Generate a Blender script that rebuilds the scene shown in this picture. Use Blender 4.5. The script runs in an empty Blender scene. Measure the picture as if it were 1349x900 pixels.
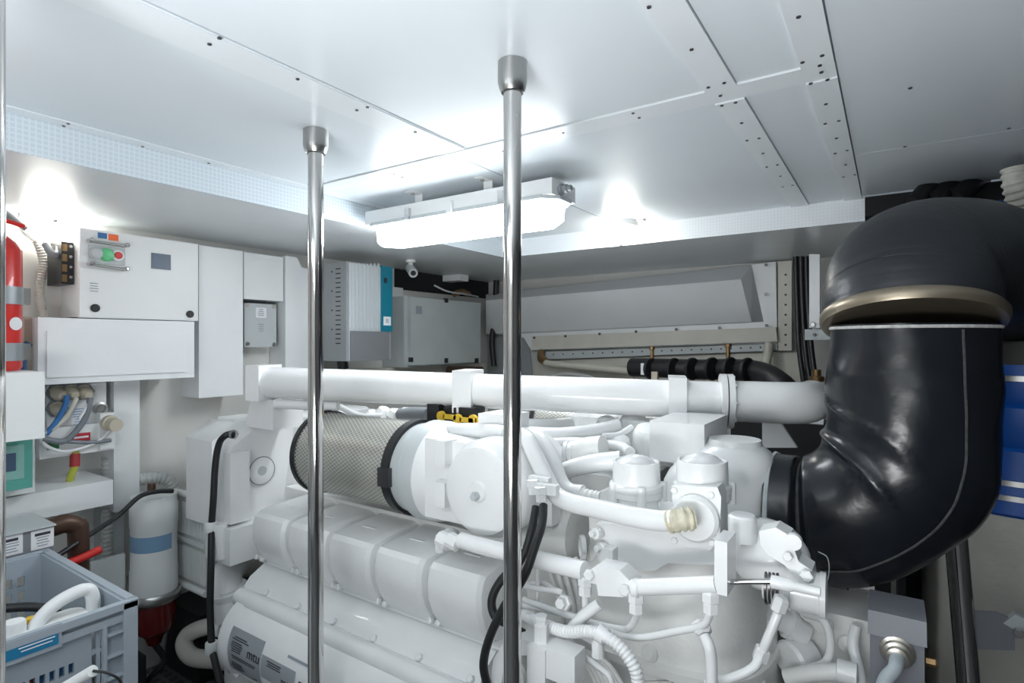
import bpy, bmesh, math, random
from mathutils import Vector, Matrix, noise
random.seed(4)
S = bpy.context.scene
COL = S.collection
V = Vector
# ------------------------------------------------------------------ camera, world, lamps, exposure
EYE = 1.5                      # eye height above the deck plates
FPX = 743.0                    # focal length in pixels of the 1349 px wide frame
YAW = math.radians(33.9)
FW = V((-math.sin(YAW), math.cos(YAW), 0)); RT = V((math.cos(YAW), math.sin(YAW), 0))
cam = bpy.data.cameras.new('camera'); cam.lens = FPX / 1349 * 36; cam.sensor_width = 36; cam.clip_start = .02
co = bpy.data.objects.new('camera', cam); COL.objects.link(co)
co.location = (0, 0, EYE); co.rotation_euler = (math.pi / 2, 0, YAW); S.camera = co
w = bpy.data.worlds.new('world'); S.world = w; w.use_nodes = True
w.node_tree.nodes['Background'].inputs[0].default_value = (.75, .87, 1, 1)
w.node_tree.nodes['Background'].inputs[1].default_value = .12
S.view_settings.view_transform = 'Standard'; S.view_settings.look = 'None'
S.view_settings.gamma = 1; S.view_settings.use_curve_mapping = False
S.view_settings.exposure = 0.68
TUBE_E = 13.0; BOWL_E = 13.0; BACK_E = 4.0      # lamp strengths, used in the lamp builders
# the photographer's flash, bounced off the ceiling behind the camera
fl = bpy.data.lights.new('bounce_flash', 'AREA'); fl.shape = 'DISK'; fl.size = .8; fl.energy = 25; fl.color = (.97, .985, 1)
fo = bpy.data.objects.new('bounce_flash', fl); COL.objects.link(fo); fo.location = (-.35, -.45, 1.0)
fo.rotation_euler = (math.radians(180 - 14), 0, math.radians(10))

# ------------------------------------------------------------------ helpers
def ray(px, py): return FW + RT * ((px - 674.5) / FPX) + V((0, 0, (450 - py) / FPX))
def at_d(px, py, d): return ray(px, py) * d + V((0, 0, EYE))
def at_x(px, py, X): r = ray(px, py); return r * (X / r.x) + V((0, 0, EYE))
def at_y(px, py, Y): r = ray(px, py); return r * (Y / r.y) + V((0, 0, EYE))
def at_z(px, py, zr): r = ray(px, py); return r * (zr / r.z) + V((0, 0, EYE))
H = lambda zr: EYE + zr
MATS = {}
def mat(name, col, rough=.45, metal=0, var=.04, scale=6, bump=0, bscale=40, emit=0, trans=0, coat=0, alpha=1):
    if name in MATS: return MATS[name]
    m = bpy.data.materials.new(name); m.use_nodes = True
    nt = m.node_tree; b = nt.nodes['Principled BSDF']
    c = nt.nodes.new('ShaderNodeTexCoord'); n = nt.nodes.new('ShaderNodeTexNoise')
    n.inputs['Scale'].default_value = scale; n.inputs['Detail'].default_value = 5
    nt.links.new(c.outputs['Object'], n.inputs['Vector'])
    r = nt.nodes.new('ShaderNodeValToRGB')
    r.color_ramp.elements[0].position = .3; r.color_ramp.elements[1].position = .7
    r.color_ramp.elements[0].color = [max(0, x * (1 - var)) for x in col] + [1]
    r.color_ramp.elements[1].color = [min(1, x * (1 + var)) for x in col] + [1]
    nt.links.new(n.outputs['Fac'], r.inputs['Fac']); nt.links.new(r.outputs['Color'], b.inputs['Base Color'])
    b.inputs['Roughness'].default_value = rough; b.inputs['Metallic'].default_value = metal
    b.inputs['Coat Weight'].default_value = coat
    if trans: b.inputs['Transmission Weight'].default_value = trans
    if alpha < 1: b.inputs['Alpha'].default_value = alpha
    if emit:
        b.inputs['Emission Color'].default_value = list(col) + [1]; b.inputs['Emission Strength'].default_value = emit
    if bump:
        n2 = nt.nodes.new('ShaderNodeTexNoise'); n2.inputs['Scale'].default_value = bscale; n2.inputs['Detail'].default_value = 6
        nt.links.new(c.outputs['Object'], n2.inputs['Vector'])
        bp = nt.nodes.new('ShaderNodeBump'); bp.inputs['Strength'].default_value = bump; bp.inputs['Distance'].default_value = .01
        nt.links.new(n2.outputs['Fac'], bp.inputs['Height']); nt.links.new(bp.outputs['Normal'], b.inputs['Normal'])
    MATS[name] = m; return m
def grid_mat(name, col, line, pitch, ax=(0, 2), rough=.4):
    """flat woven grid relief, pitch in metres along two object axes"""
    m = mat(name, col, rough); nt = m.node_tree; b = nt.nodes['Principled BSDF']
    c = nt.nodes.new('ShaderNodeTexCoord'); sp = nt.nodes.new('ShaderNodeSeparateXYZ'); nt.links.new(c.outputs['Object'], sp.inputs[0])
    outs = []
    for k in ax:
        mu = nt.nodes.new('ShaderNodeMath'); mu.operation = 'MULTIPLY'; mu.inputs[1].default_value = 1 / pitch; nt.links.new(sp.outputs[k], mu.inputs[0])
        fr = nt.nodes.new('ShaderNodeMath'); fr.operation = 'FRACT'; nt.links.new(mu.outputs[0], fr.inputs[0])
        gt = nt.nodes.new('ShaderNodeMath'); gt.operation = 'GREATER_THAN'; gt.inputs[1].default_value = .68; nt.links.new(fr.outputs[0], gt.inputs[0]); outs.append(gt)
    mx = nt.nodes.new('ShaderNodeMath'); mx.operation = 'MAXIMUM'; nt.links.new(outs[0].outputs[0], mx.inputs[0]); nt.links.new(outs[-1].outputs[0], mx.inputs[1])
    mix = nt.nodes.new('ShaderNodeMix'); mix.data_type = 'RGBA'; nt.links.new(mx.outputs[0], mix.inputs['Factor'])
    mix.inputs['A'].default_value = list(col) + [1]; mix.inputs['B'].default_value = list(line) + [1]
    nt.links.new(mix.outputs['Result'], b.inputs['Base Color']); return m

def wloc(o):
    p = V((0, 0, 0))
    while o is not None: p += o.location; o = o.parent
    return p
def tag(o, label=None, cat=None, group=None, kind=None):
    for k, v in (('label', label), ('category', cat), ('group', group), ('kind', kind)):
        if v: o[k] = v
    return o
def thing(name, label, cat, loc, group=None):
    o = bpy.data.objects.new(name, None); COL.objects.link(o); o.location = loc; o.empty_display_size = .05
    return tag(o, label, cat, group)
def from_bm(name, bm, m, parent=None, smooth=35, label=None, cat=None, kind=None, group=None, bevel=0, seg=2):
    if bevel:
        es = [e for e in bm.edges if len(e.link_faces) == 2 and e.calc_face_angle(0) > .5]
        bmesh.ops.bevel(bm, geom=es, offset=bevel, segments=seg, affect='EDGES', clamp_overlap=True)
    bmesh.ops.recalc_face_normals(bm, faces=bm.faces)
    if not len(bm.verts): return None
    lo = V([min(v.co[i] for v in bm.verts) for i in range(3)]); hi = V([max(v.co[i] for v in bm.verts) for i in range(3)])
    c = (lo + hi) / 2
    for v in bm.verts: v.co -= c
    me = bpy.data.meshes.new(name); bm.to_mesh(me); bm.free()
    me.materials.append(m)
    if smooth:
        for p in me.polygons: p.use_smooth = True
        me.set_sharp_from_angle(angle=math.radians(smooth))
    o = bpy.data.objects.new(name, me); COL.objects.link(o)
    if parent is not None: o.parent = parent; o.location = c - wloc(parent)
    else: o.location = c
    return tag(o, label, cat, group, kind)
def hexa_bm(bm, p):
    vs = [bm.verts.new(q) for q in p]
    for f in ((0, 1, 2, 3), (7, 6, 5, 4), (0, 4, 5, 1), (1, 5, 6, 2), (2, 6, 7, 3), (3, 7, 4, 0)): bm.faces.new([vs[i] for i in f])
def box_bm(bm, a, b):
    x0, x1 = sorted((a[0], b[0])); y0, y1 = sorted((a[1], b[1])); z0, z1 = sorted((a[2], b[2]))
    hexa_bm(bm, [(x0, y0, z0), (x1, y0, z0), (x1, y1, z0), (x0, y1, z0), (x0, y0, z1), (x1, y0, z1), (x1, y1, z1), (x0, y1, z1)])
def box(name, a, b, m, parent=None, bevel=.004, **k):
    bm = bmesh.new(); box_bm(bm, a, b); return from_bm(name, bm, m, parent, bevel=bevel, **k)
def prism(name, poly, ext, m, parent=None, bevel=0, **k):
    bm = bmesh.new(); e = V(ext); n = len(poly)
    a = [bm.verts.new(V(p)) for p in poly]; b = [bm.verts.new(V(p) + e) for p in poly]
    bm.faces.new(a); bm.faces.new(b[::-1])
    for i in range(n): bm.faces.new((a[i], b[i], b[(i + 1) % n], a[(i + 1) % n]))
    return from_bm(name, bm, m, parent, bevel=bevel, **k)
def loft_bm(bm, rings, cap=True, closed=True):
    R = [[bm.verts.new(p) for p in r] for r in rings]; n = len(R[0])
    for a, b in zip(R, R[1:]):
        for i in range(n if closed else n - 1):
            bm.faces.new((a[i], a[(i + 1) % n], b[(i + 1) % n], b[i]))
    if cap and closed: bm.faces.new(R[0][::-1]); bm.faces.new(R[-1])
    return R
def frame(ax):
    ax = V(ax).normalized(); u = ax.orthogonal().normalized() if abs(ax.z) > .9 else V((0, 0, 1)).cross(ax).normalized()
    return ax, u, ax.cross(u).normalized()
def lathe_bm(bm, prof, org, ax, seg=24):
    ax, u, v = frame(ax); org = V(org)
    loft_bm(bm, [[org + ax * h + (u * math.cos(t) + v * math.sin(t)) * max(r, 1e-4) for t in [2 * math.pi * i / seg for i in range(seg)]] for r, h in prof])
def lathe(name, prof, org, ax, m, parent=None, seg=24, **k):
    bm = bmesh.new(); lathe_bm(bm, prof, org, ax, seg); return from_bm(name, bm, m, parent, **k)
def smooth_path(pts, sub=6):
    pts = [V(p) for p in pts]
    if len(pts) < 3: return pts
    out = []; P = [pts[0] * 2 - pts[1]] + pts + [pts[-1] * 2 - pts[-2]]
    for i in range(1, len(P) - 2):
        a, b, c, d = P[i - 1:i + 3]
        for k in range(sub):
            t = k / sub
            out.append(.5 * ((2 * b) + (c - a) * t + (2 * a - 5 * b + 4 * c - d) * t * t + (3 * b - a - 3 * c + d) * t ** 3))
    out.append(pts[-1]); return out
def sweep_rings(pts, rad, seg=10):
    n = len(pts); rings = []; u = None
    for i, p in enumerate(pts):
        t = (pts[min(i + 1, n - 1)] - pts[max(i - 1, 0)]).normalized()
        if u is None: _, u, _ = frame(t)
        u = (u - t * u.dot(t)).normalized(); v = t.cross(u)
        f = i / max(n - 1, 1)
        r = rad(f) if callable(rad) else rad
        rings.append([p + (u * math.cos(a) + v * math.sin(a)) * r for a in [2 * math.pi * k / seg for k in range(seg)]])
    return rings
def tube(name, pts, rad, m, parent=None, seg=10, sub=6, **k):
    bm = bmesh.new(); loft_bm(bm, sweep_rings(smooth_path(pts, sub), rad, seg)); return from_bm(name, bm, m, parent, smooth=50, **k)
def corr(name, pts, r, pitch, m, parent=None, seg=12, depth=.14, **k):
    """corrugated hose: ribs are real geometry"""
    path = smooth_path(pts, 12); L = sum((b - a).length for a, b in zip(path, path[1:])); n = int(L / pitch * 4)
    out = []; acc = 0; i = 0; step = L / n
    for j in range(n + 1):
        want = j * step
        while i < len(path) - 2 and acc + (path[i + 1] - path[i]).length < want: acc += (path[i + 1] - path[i]).length; i += 1
        d = (path[i + 1] - path[i]); out.append(path[i] + d * min(1, (want - acc) / max(d.length, 1e-6)))
    R = sweep_rings(out, r, seg)
    for j, rg in enumerate(R):
        if j % 4 >= 2:
            for q in range(len(rg)): rg[q] = rg[q] + (out[j] - rg[q]) * depth
    bm = bmesh.new(); loft_bm(bm, R); return from_bm(name, bm, m, parent, smooth=40, **k)
def py(l): return [at_y(*q) for q in l]
def dup(o, loc):
    c = o.copy(); COL.objects.link(c); c.location = loc; return c
def text(name, s, size, org, xd, yd, m, parent, ext=.0004):
    cu = bpy.data.curves.new(name, 'FONT'); cu.body = s; cu.size = size; cu.extrude = ext; cu.align_x = 'CENTER'; cu.align_y = 'CENTER'
    t = bpy.data.objects.new(name, cu); me = bpy.data.meshes.new_from_object(t); bpy.data.objects.remove(t)
    xd = V(xd).normalized(); yd = V(yd).normalized(); zd = xd.cross(yd)
    M = Matrix((xd, yd, zd)).transposed()
    for v in me.vertices: v.co = M @ v.co
    me.materials.append(m); o = bpy.data.objects.new(name, me); COL.objects.link(o)
    o.parent = parent; o.location = V(org) - wloc(parent); return o
def bolt(parent, p, ax, r, m, h=None, name='bolt'):
    h = h or r * .8
    return lathe(name, [(r, 0), (r, h * .8), (r * .8, h), (0.0001, h)], p, ax, m, parent, seg=6 if r > .004 else 8, smooth=20)
def print_lines(name, org, xd, yd, wd, ht, n, m, parent, gap=.5):
    """rows of print too small to read, as thin dark bars"""
    bm = bmesh.new(); xd = V(xd).normalized(); yd = V(yd).normalized(); nn = xd.cross(yd) * .0005; org = V(org)
    for i in range(n):
        a = org + yd * (ht / 2 - ht * (i + .2) / n); h = ht / n * gap; l = wd * random.uniform(.6, 1); o = xd * (-wd / 2 + (wd - l) * .5)
        q = [a + o, a + o + xd * l, a + o + xd * l - yd * h, a + o - yd * h]
        hexa_bm(bm, [p for p in q] + [p + nn for p in q])
    return from_bm(name, bm, m, parent, smooth=0)

# ------------------------------------------------------------------ materials
CEIL = mat('ceiling_paint', (.73, .79, .83), .32, var=.02, scale=2, bump=.02, bscale=8)
STRIP = mat('strip_paint', (.78, .83, .86), .3, var=.02)
WALL = mat('wall_paint', (.74, .74, .71), .45, var=.03, scale=3)
CREAM = mat('cream_paint', (.66, .64, .57), .5, var=.05)
ENG = mat('engine_white', (.86, .87, .87), .27, var=.025, scale=9, bump=.06, bscale=60, coat=.25)
ENG2 = mat('engine_white_cast', (.84, .84, .82), .38, var=.04, scale=14, bump=.12, bscale=90)
PANEL = mat('panel_white', (.83, .855, .87), .35, var=.015)
PLAST = mat('plastic_white', (.80, .82, .82), .4, var=.015)
LGREY = mat('light_grey', (.52, .56, .57), .4, var=.02)
GREY = mat('mid_grey', (.23, .25, .27), .4, var=.03)
STEELGREY = mat('grey_paint', (.22, .23, .255), .4, var=.04)
CHROME = mat('polished_steel', (.62, .61, .60), .09, 1, var=.03)
STEEL = mat('brushed_steel', (.45, .45, .44), .3, 1)
DARKSTEEL = mat('dark_steel', (.12, .115, .12), .3, .9)
BLACK = mat('black_plastic', (.016, .017, .019), .4)
RUBBER = mat('black_rubber', (.014, .015, .017), .45, bump=.1, bscale=120)
BELL = mat('grey_black_rubber', (.021, .024, .029), .36, var=.25, scale=5, bump=.15, bscale=30)
LEATHER = mat('black_leather', (.008, .010, .014), .25, var=.2, bump=.06, bscale=45)
VOID = mat('near_black', (.012, .013, .015), .8)  # near-black; mostly stands in for unlit depth
TEAL = mat('teal_plastic', (.0, .17, .25), .4)
BLUE = mat('blue_silicone', (.0, .075, .36), .38, var=.08)
BLUEP = mat('blue_print', (.05, .17, .42), .5); ORANGEP = mat('orange_print', (.9, .16, .04), .5)
REDP = mat('red_paint', (.62, .025, .02), .3, coat=.4); REDGLASS = mat('red_bowl', (.11, .008, .008), .12)
YEL = mat('yellow_plastic', (.78, .5, .04), .45); GRN = mat('green_lens', (.15, .6, .28), .3)
BRASS = mat('old_brass', (.30, .19, .09), .35, .8); BRONZE = mat('bronze', (.09, .05, .035), .4, .5)
CLEARGREEN = mat('green_cover', (.10, .34, .29), .15, var=.08)
DKLCD = mat('dark_screen', (.05, .09, .15), .35); INK = mat('dark_print', (.04, .04, .05), .6); INKL = mat('grey_print', (.3, .33, .38), .6)
PAPER = mat('white_label', (.82, .83, .85), .5, var=.01); PLATE = mat('silver_plate', (.42, .46, .49), .35, .3)
BEIGE = mat('beige_plastic', (.55, .50, .40), .5); CRATE = mat('crate_grey', (.36, .41, .46), .45, var=.03)
INSUL = mat('white_lagging', (.46, .45, .41), .6, var=.07, scale=8, bump=.5, bscale=16)
PLEAT = mat('filter_paper', (.42, .41, .36), .8, var=.12, scale=20)
CREAMHOSE = mat('cream_hose', (.62, .60, .52), .45); CONDUIT = mat('conduit_grey', (.55, .57, .56), .45)
TUBELIT = mat('lit_diffuser', (.93, .97, 1.0), .4, emit=TUBE_E); BOWLLIT = mat('lit_bowl', (1.0, .97, .9), .4, emit=BOWL_E); BACKLIT = mat('lit_diffuser_cool', (.92, .965, 1.0), .4, emit=BACK_E)
MESHX = grid_mat('fascia_grid_x', (.60, .69, .76), (.70, .77, .82), .014, (1, 2)); MESHY = grid_mat('fascia_grid_y', (.72, .77, .80), (.78, .82, .85), .014, (0, 2))
FLOOR = grid_mat('chequer_deck', (.07, .07, .075), (.16, .16, .165), .05, (0, 1), .35)

# ------------------------------------------------------------------ the setting
ZC, ZS = H(.6), H(.5)
XL, YF = -2.83, 3.85
XSTEP, YSTEP = -1.91, 2.76
floor = box('floor', (XL - .1, -1.9, -.06), (2.2, YF + .1, 0), FLOOR, bevel=0, kind='structure')
ceil = box('ceiling', (XSTEP, -1.9, ZC + .012), (2.2, YSTEP, ZC + .08), CEIL, bevel=0, kind='structure')
def cpanel(x0, x1, y0, y1, drop=0, m=CEIL, name='ceiling_panel'):
    return box(name, (x0, y0, ZC - drop), (x1, y1, ZC + .012), m, ceil, bevel=.002)
G = .003
cpanel(XSTEP, -1.09 - G, -1.9, 1.375); cpanel(-1.09 + G, -.368, -1.9, 1.375)
cpanel(XSTEP, -1.17, 1.46, YSTEP); cpanel(-1.164, -.368, 1.46, YSTEP)
cpanel(-.296, -.164, -1.9, 1.375); cpanel(-.296, -.164, 1.46, YSTEP); cpanel(-.097, 2.2, -1.9, 2.12); cpanel(-.097, 2.2, 2.123, 2.73)
for a in ((XSTEP, 2.2 - 2.30, 1.375 + G, 1.46 - G), ):
    cpanel(a[0], a[1], a[2], a[3], .004, STRIP, 'ceiling_strip')
for x0, x1 in ((-.368 + .001, -.296 - .001), (-.164 + .001, -.10)):
    cpanel(x0, x1, -1.9, 1.375, .007, STRIP, 'ceiling_strip'); cpanel(x0, x1, 1.46, YSTEP, .007, STRIP, 'ceiling_strip')
cpanel(-1.20, -1.098, -1.9, 1.37, .003, STRIP, 'ceiling_strip'); cpanel(XSTEP + .002, XSTEP + .05, -1.9, YSTEP, .003, STRIP, 'ceiling_strip')
sc0 = None
def cscrew(px, py_, drop=.004):
    global sc0
    p = at_z(px, py_, .6 - drop)
    if sc0 is None: sc0 = lathe('screw', [(.0001, 0), (.0045, 0), (.004, -.002), (.0001, -.002)], p, (0, 0, 1), DARKSTEEL, ceil, seg=8)
    else:
        c = sc0.copy(); COL.objects.link(c); c.location = p - V((0, 0, .001)) - ceil.location
for q in [(855, 9), (911, 65), (954, 109), (933, 115), (949, 126), (951, 139), (969, 135), (977, 162), (984, 185), (1000, 182), (1005, 202), (1010, 220), (1024, 217), (1028, 232), (1031, 246), (1044, 244),
          (1052, 22), (1057, 82), (1083, 73), (1080, 86), (1082, 95), (1090, 105), (1068, 110), (1088, 137), (1105, 159), (1087, 163), (1102, 182), (1100, 202), (1116, 198), (1114, 217), (1126, 230), (1111, 233)]: cscrew(*q, .0075)
for q in [(834, 149), (842, 155), (742, 175), (663, 199), (519, 229), (530, 233), (276, 58), (289, 50), (392, 104), (470, 145), (484, 141), (547, 174), (84, 166), (90, 163), (188, 193), (275, 215), (342, 236), (1199, 116), (1192, 193), (1329, 169)]: cscrew(*q)
# dropped soffits and their gridded fascias
sl = box('trim_1', (XL, -1.9, ZS + .001), (XSTEP - .012, YF, ZS + .06), mat('soffit_paint', (.72, .76, .78), .3, var=.02), bevel=0, kind='structure')
sf = box('trim_2', (XSTEP - .012, YSTEP + .012, ZS + .001), (-.09, YF, ZS + .06), MATS['soffit_paint'], bevel=0, kind='structure')
box('fascia', (XSTEP - .012, -1.9, ZS), (XSTEP - .001, YSTEP + .012, ZC), MESHX, sl, bevel=.001)
box('fascia', (XSTEP, YSTEP + .001, ZS), (-.09, YSTEP + .012, ZC), MESHY, sf, bevel=.001)
wl = box('wall_left', (XL - .06, -1.9, 0), (XL, YF, 2.2), WALL, bevel=0, kind='structure')
wf = box('wall_far', (XL, YF, 0), (2.2, YF + .06, 2.2), mat('wall_far_paint', (.58, .58, .55), .5), bevel=0, kind='structure')
wr = box('wall_right', (1.5, -1.9, 0), (1.56, YF, 2.2), mat('wall_right_shade', (.10, .10, .105), .6), bevel=0, kind='structure')  # unseen wall, coloured dark to keep the right side in shade
wb = box('wall_back', (XL, -1.96, 0), (1.56, -1.9, 2.2), WALL, bevel=0, kind='structure')
vd = box('shade_slab', (-.09, 2.765, ZS + .02), (1.5, 3.85, ZS + .1), VOID, bevel=0, kind='structure')  # near-black slab painting in the unlit gap above the exhaust
wv = box('shade_wall', (.02, 2.98, 0), (1.5, 3.02, ZS + .02), VOID, bevel=0, kind='structure')  # near-black sheet standing in for unlit depth behind the exhaust

# ------------------------------------------------------------------ steel stanchions
def stanchion(px, py_top, r, label, zbot=0.0):
    p = at_z(px, py_top, .6); p.z = ZC
    t = thing('steel_stanchion', label, 'pole', (p.x, p.y, zbot), 'polished poles between deck and ceiling')
    lathe('pole', [(r, 0), (r, ZC - .03 - zbot)], (p.x, p.y, zbot), (0, 0, 1), CHROME, t, seg=32)
    lathe('top_socket', [(r * 1.05, -.062), (r * 1.25, -.066), (r * 1.45, -.058), (r * 1.62, -.045), (r * 1.62, -.001), (r * 1.5, -.001)], (p.x, p.y, ZC), (0, 0, 1), STEEL, t, seg=32)
    lathe('base_flange', [(r * 2.4, 0), (r * 2.4, .008), (r * 1.3, .012), (r * 1.3, .04), (r, .04)], (p.x, p.y, zbot), (0, 0, 1), STEEL, t, seg=24)
    return t
stanchion(416, 172, .0215, 'polished steel pole standing in front of the mesh air filter')
stanchion(675, 82, .0195, 'polished steel pole standing in front of the fluorescent lamp and engine drum cover')
t = thing('steel_stanchion', 'polished steel pole close beside the red fire extinguisher', 'pole', (at_d(-19, 450, .8).x, at_d(-19, 450, .8).y, 0), 'polished poles between deck and ceiling')
lathe('pole', [(.0215, 0), (.0215, ZC)], t.location, (0, 0, 1), CHROME, t, seg=32)

# ------------------------------------------------------------------ lamps
def fluoro(x0, x1, y, label, dm, group=None):
    t = thing('fluorescent_lamp', label, 'lamp', ((x0 + x1) / 2, y, ZC - .17), group)
    yy, z1 = .085, ZC - .045
    box('housing', (x0, y - yy, z1 - .055), (x1, y + yy, z1), PLAST, t, bevel=.018)
    bm = bmesh.new(); c = .05
    def octo(ix, iy, z): 
        a, b = x0 + ix, x1 - ix; d, e = y - yy + iy, y + yy - iy
        return [(a + c, d, z), (b - c, d, z), (b, d + c, z), (b, e - c, z), (b - c, e, z), (a + c, e, z), (a, e - c, z), (a, d + c, z)]
    loft_bm(bm, [octo(.012, .004, z1 - .056), octo(.016, .008, z1 - .128), octo(.03, .022, z1 - .142)])
    from_bm('diffuser', bm, dm, t, bevel=.004)
    bm = bmesh.new(); loft_bm(bm, [octo(-.008, -.006, z1 - .066), octo(-.008, -.006, z1 - .052)]); from_bm('rim', bm, LGREY, t, smooth=0)
    for f in (.28, .52, .78):
        x = x0 + (x1 - x0) * f
        cl = box('clip', (x - .012, y - yy - .016, z1 - .068), (x + .012, y - yy - .001, z1 - .02), CHROME if f < .4 or f > .7 else PLAST, t, bevel=.004)
    for f in (.30, .68):
        x = x0 + (x1 - x0) * f
        bm = bmesh.new(); box_bm(bm, (x - .02, y - yy - .02, ZC - .004), (x + .02, y - yy + .04, ZC)); box_bm(bm, (x - .02, y - yy + .036, z1), (x + .02, y - yy + .04, ZC - .004))
        b = from_bm('bracket', bm, PLAST, t); bolt(b, (x - .002, y - yy + .005, ZC - .004), (0, 0, -1), .008, STEEL)
    lathe('cable_gland', [(.019, 0), (.019, .012), (.015, .014), (.015, .03), (.011, .032), (.011, .045)], (x1, y - .03, z1 - .03), (1, 0, 0), GREY, t, seg=12)
    lathe('cable_gland', [(.012, 0), (.012, .03), (.008, .03), (.008, .05)], (x0, y - .03, z1 - .03), (-1, 0, .2), STEEL, t, seg=12)
    return t
fluoro(-1.87, -.95, 1.74, 'long lit fluorescent lamp hung from white brackets under the ceiling', TUBELIT)
fluoro(-1.5, -.3, -.35, 'unseen lit fluorescent lamp on the ceiling behind the camera, over the walkway', BACKLIT)  # unseen lamps behind the camera, assumed from the bright ceiling
fluoro(-.6, .6, -1.2, 'unseen lit fluorescent lamp on the ceiling by the rear wall', BACKLIT)
def bowl(p, ax, r, label):
    t = thing('bulkhead_lamp', label, 'lamp', p)
    ax = V(ax).normalized()
    lathe('base', [(r * 1.05, 0), (r * 1.05, .012), (r * .95, .03)], p, ax, PLAST, t, seg=24)
    lathe('bowl', [(r * .97, .028), (r * .98, .055), (r * .85, .085), (r * .5, .105), (.0001, .112)], p, ax, BOWLLIT, t, seg=24)
    bolt(t, V(p) + ax * .111, ax, .008, STEEL, name='finial')
    return t
p = at_z(818, 291, .6); p.y = 2.66; p.x = at_y(818, 300, 2.66).x; p.z = ZC
b = bowl(p, (0, 0, -1), .085, 'round lit bulkhead lamp under the ceiling beside the fluorescent lamp')
for s in (-1, 1): box('mounting_ear', (p.x + s * .075, p.y - .02, ZC - .012), (p.x + s * .125, p.y + .02, ZC), STEEL, b, bevel=.003)
p = at_x(66, 292, -2.77)
bowl(V((XL, p.y, p.z)), (1, 0, -.03), .08, 'round lit bulkhead lamp on the wall above the black terminal strip')

# ------------------------------------------------------------------ left wall
def wbox(name, x0, y0, x1, y1, Xf, Xb, m, parent=None, bevel=.004, **k):
    a = at_x(x0, y0, Xf); b = at_x(x1, y1, Xf)
    return box(name, (Xb, a.y, b.z), (Xf, b.y, a.z), m, parent, bevel, **k)
def wthing(name, label, cat, x0, y0, x1, y1, Xf, group=None):
    a = at_x(x0, y0, Xf); b = at_x(x1, y1, Xf)
    return thing(name, label, cat, ((XL + Xf) / 2, (a.y + b.y) / 2, b.z), group)
PX = (1, 0, 0)
def facebar(name, px0, py0, px1, py1, X, r, m, parent): return tube(name, [at_x(px0, py0, X), at_x(px1, py1, X)], r, m, parent, seg=8)
# control cabinet with push buttons
CX = -2.6
t = wthing('control_cabinet', 'white control cabinet with push buttons and small screen on the left wall', 'cabinet', 106, 300, 260, 424, CX)
wbox('body', 106, 300, 260, 422, CX - .025, XL, PLAST, t, .006)
door = wbox('door', 105, 300, 261, 423, CX, CX - .022, PLAST, t, .006)
kp = wbox('button_panel', 117, 322, 165, 350, CX + .006, CX, LGREY, door, .002)
for px, pyy, m, r in ((126, 334, LGREY, .020), (140, 336, GRN, .022), (154, 337, REDP, .014)):
    c = at_x(px, pyy, CX + .006); lathe('push_button', [(r * 1.2, 0), (r * 1.2, .008), (r, .010), (r, .018), (r * .7, .021), (.0001, .021)], c, PX, m, door, seg=20)
c = at_x(154, 337, CX + .006); lathe('button_collar', [(.022, 0), (.022, .012), (.016, .013)], c, PX, PLAST, door, seg=20)
for yy in (317, 348):
    facebar('guard_rail', 117, yy, 163, yy + 7, CX + .03, .006, STEEL, door)
    for px, dy in ((117, 0), (163, 7)): c = at_x(px, yy + dy, CX); lathe('guard_post', [(.009, 0), (.009, .034), (.004, .038)], c, PX, CHROME, door, seg=10)
wbox('blue_sticker', 129, 306, 141, 315, CX + .0015, CX, BLUEP, door, 0); wbox('orange_sticker', 143, 308, 156, 318, CX + .0015, CX, ORANGEP, door, 0)
wbox('screen', 200, 333, 225, 356, CX + .004, CX, DKLCD, door, .002)
print_lines('small_print', at_x(124, 379, CX + .001), (0, 1, 0), (0, 0, 1), .04, .04, 4, INKL, door, .3)
for px, yy in ((125, 406), (250, 414)): lathe('lock', [(.016, 0), (.016, .006), (.012, .009), (.0001, .009)], at_x(px, yy, CX), PX, BLACK, door, seg=16)
# white trunking cover below it
t = wthing('trunking_cover', 'long white box cover under the control cabinet', 'panel', 50, 418, 256, 497, -2.56)
wbox('cover', 50, 418, 256, 497, -2.56, XL, PANEL, t, .004)
wbox('raised_panel', 62, 436, 246, 490, -2.553, -2.56, PANEL, t, .003)
t = wthing('terminal_strip', 'black terminal strip on the side of the control cabinet', 'terminal strip', 84, 318, 100, 375, -2.68)
tb = wbox('body', 81, 318, 97, 375, -2.68, XL, BLACK, t, .003)
for k in range(4): wbox('brass_plate', 82, 321 + k * 13.5, 88.5, 331 + k * 13.5, -2.677, -2.68, BRASS, t, .001)
for k in range(4): bolt(t, at_x(93, 325 + k * 13.5, -2.68), PX, .006, STEEL)
t = wthing('bracket_plate', 'tan edge board beside the blue hose and white trunking cover', 'panel', 34, 416, 50, 497, -2.6)
wbox('board', 32, 417, 43, 497, -2.62, XL, BEIGE, t, .002)
tag(tube('blue_hose', [at_x(38, 452, -2.55), at_x(31, 460, -2.55), at_x(29, 476, -2.55), at_x(29, 500, -2.55)], .014, mat('dark_blue_hose', (.02, .09, .2), .4), None), 'short dark blue hose behind the red fire extinguisher', 'hose')
tag(corr('conduit', [at_x(48, 318, -2.79), at_x(53, 330, -2.79), at_x(57, 350, -2.79), at_x(52, 385, -2.79), at_x(58, 418, -2.79)], .015, .011, mat('conduit_cream', (.66, .64, .58), .5)), 'cream corrugated conduit running down the wall beside the lamp', 'conduit')
tag(tube('lamp_cable', [at_x(60, 322, -2.74), at_x(68, 334, -2.72), at_x(77, 335, -2.72), at_x(80, 322, -2.74)], .014, GREY), 'grey cable looping under the wall bulkhead lamp', 'cable')
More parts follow.
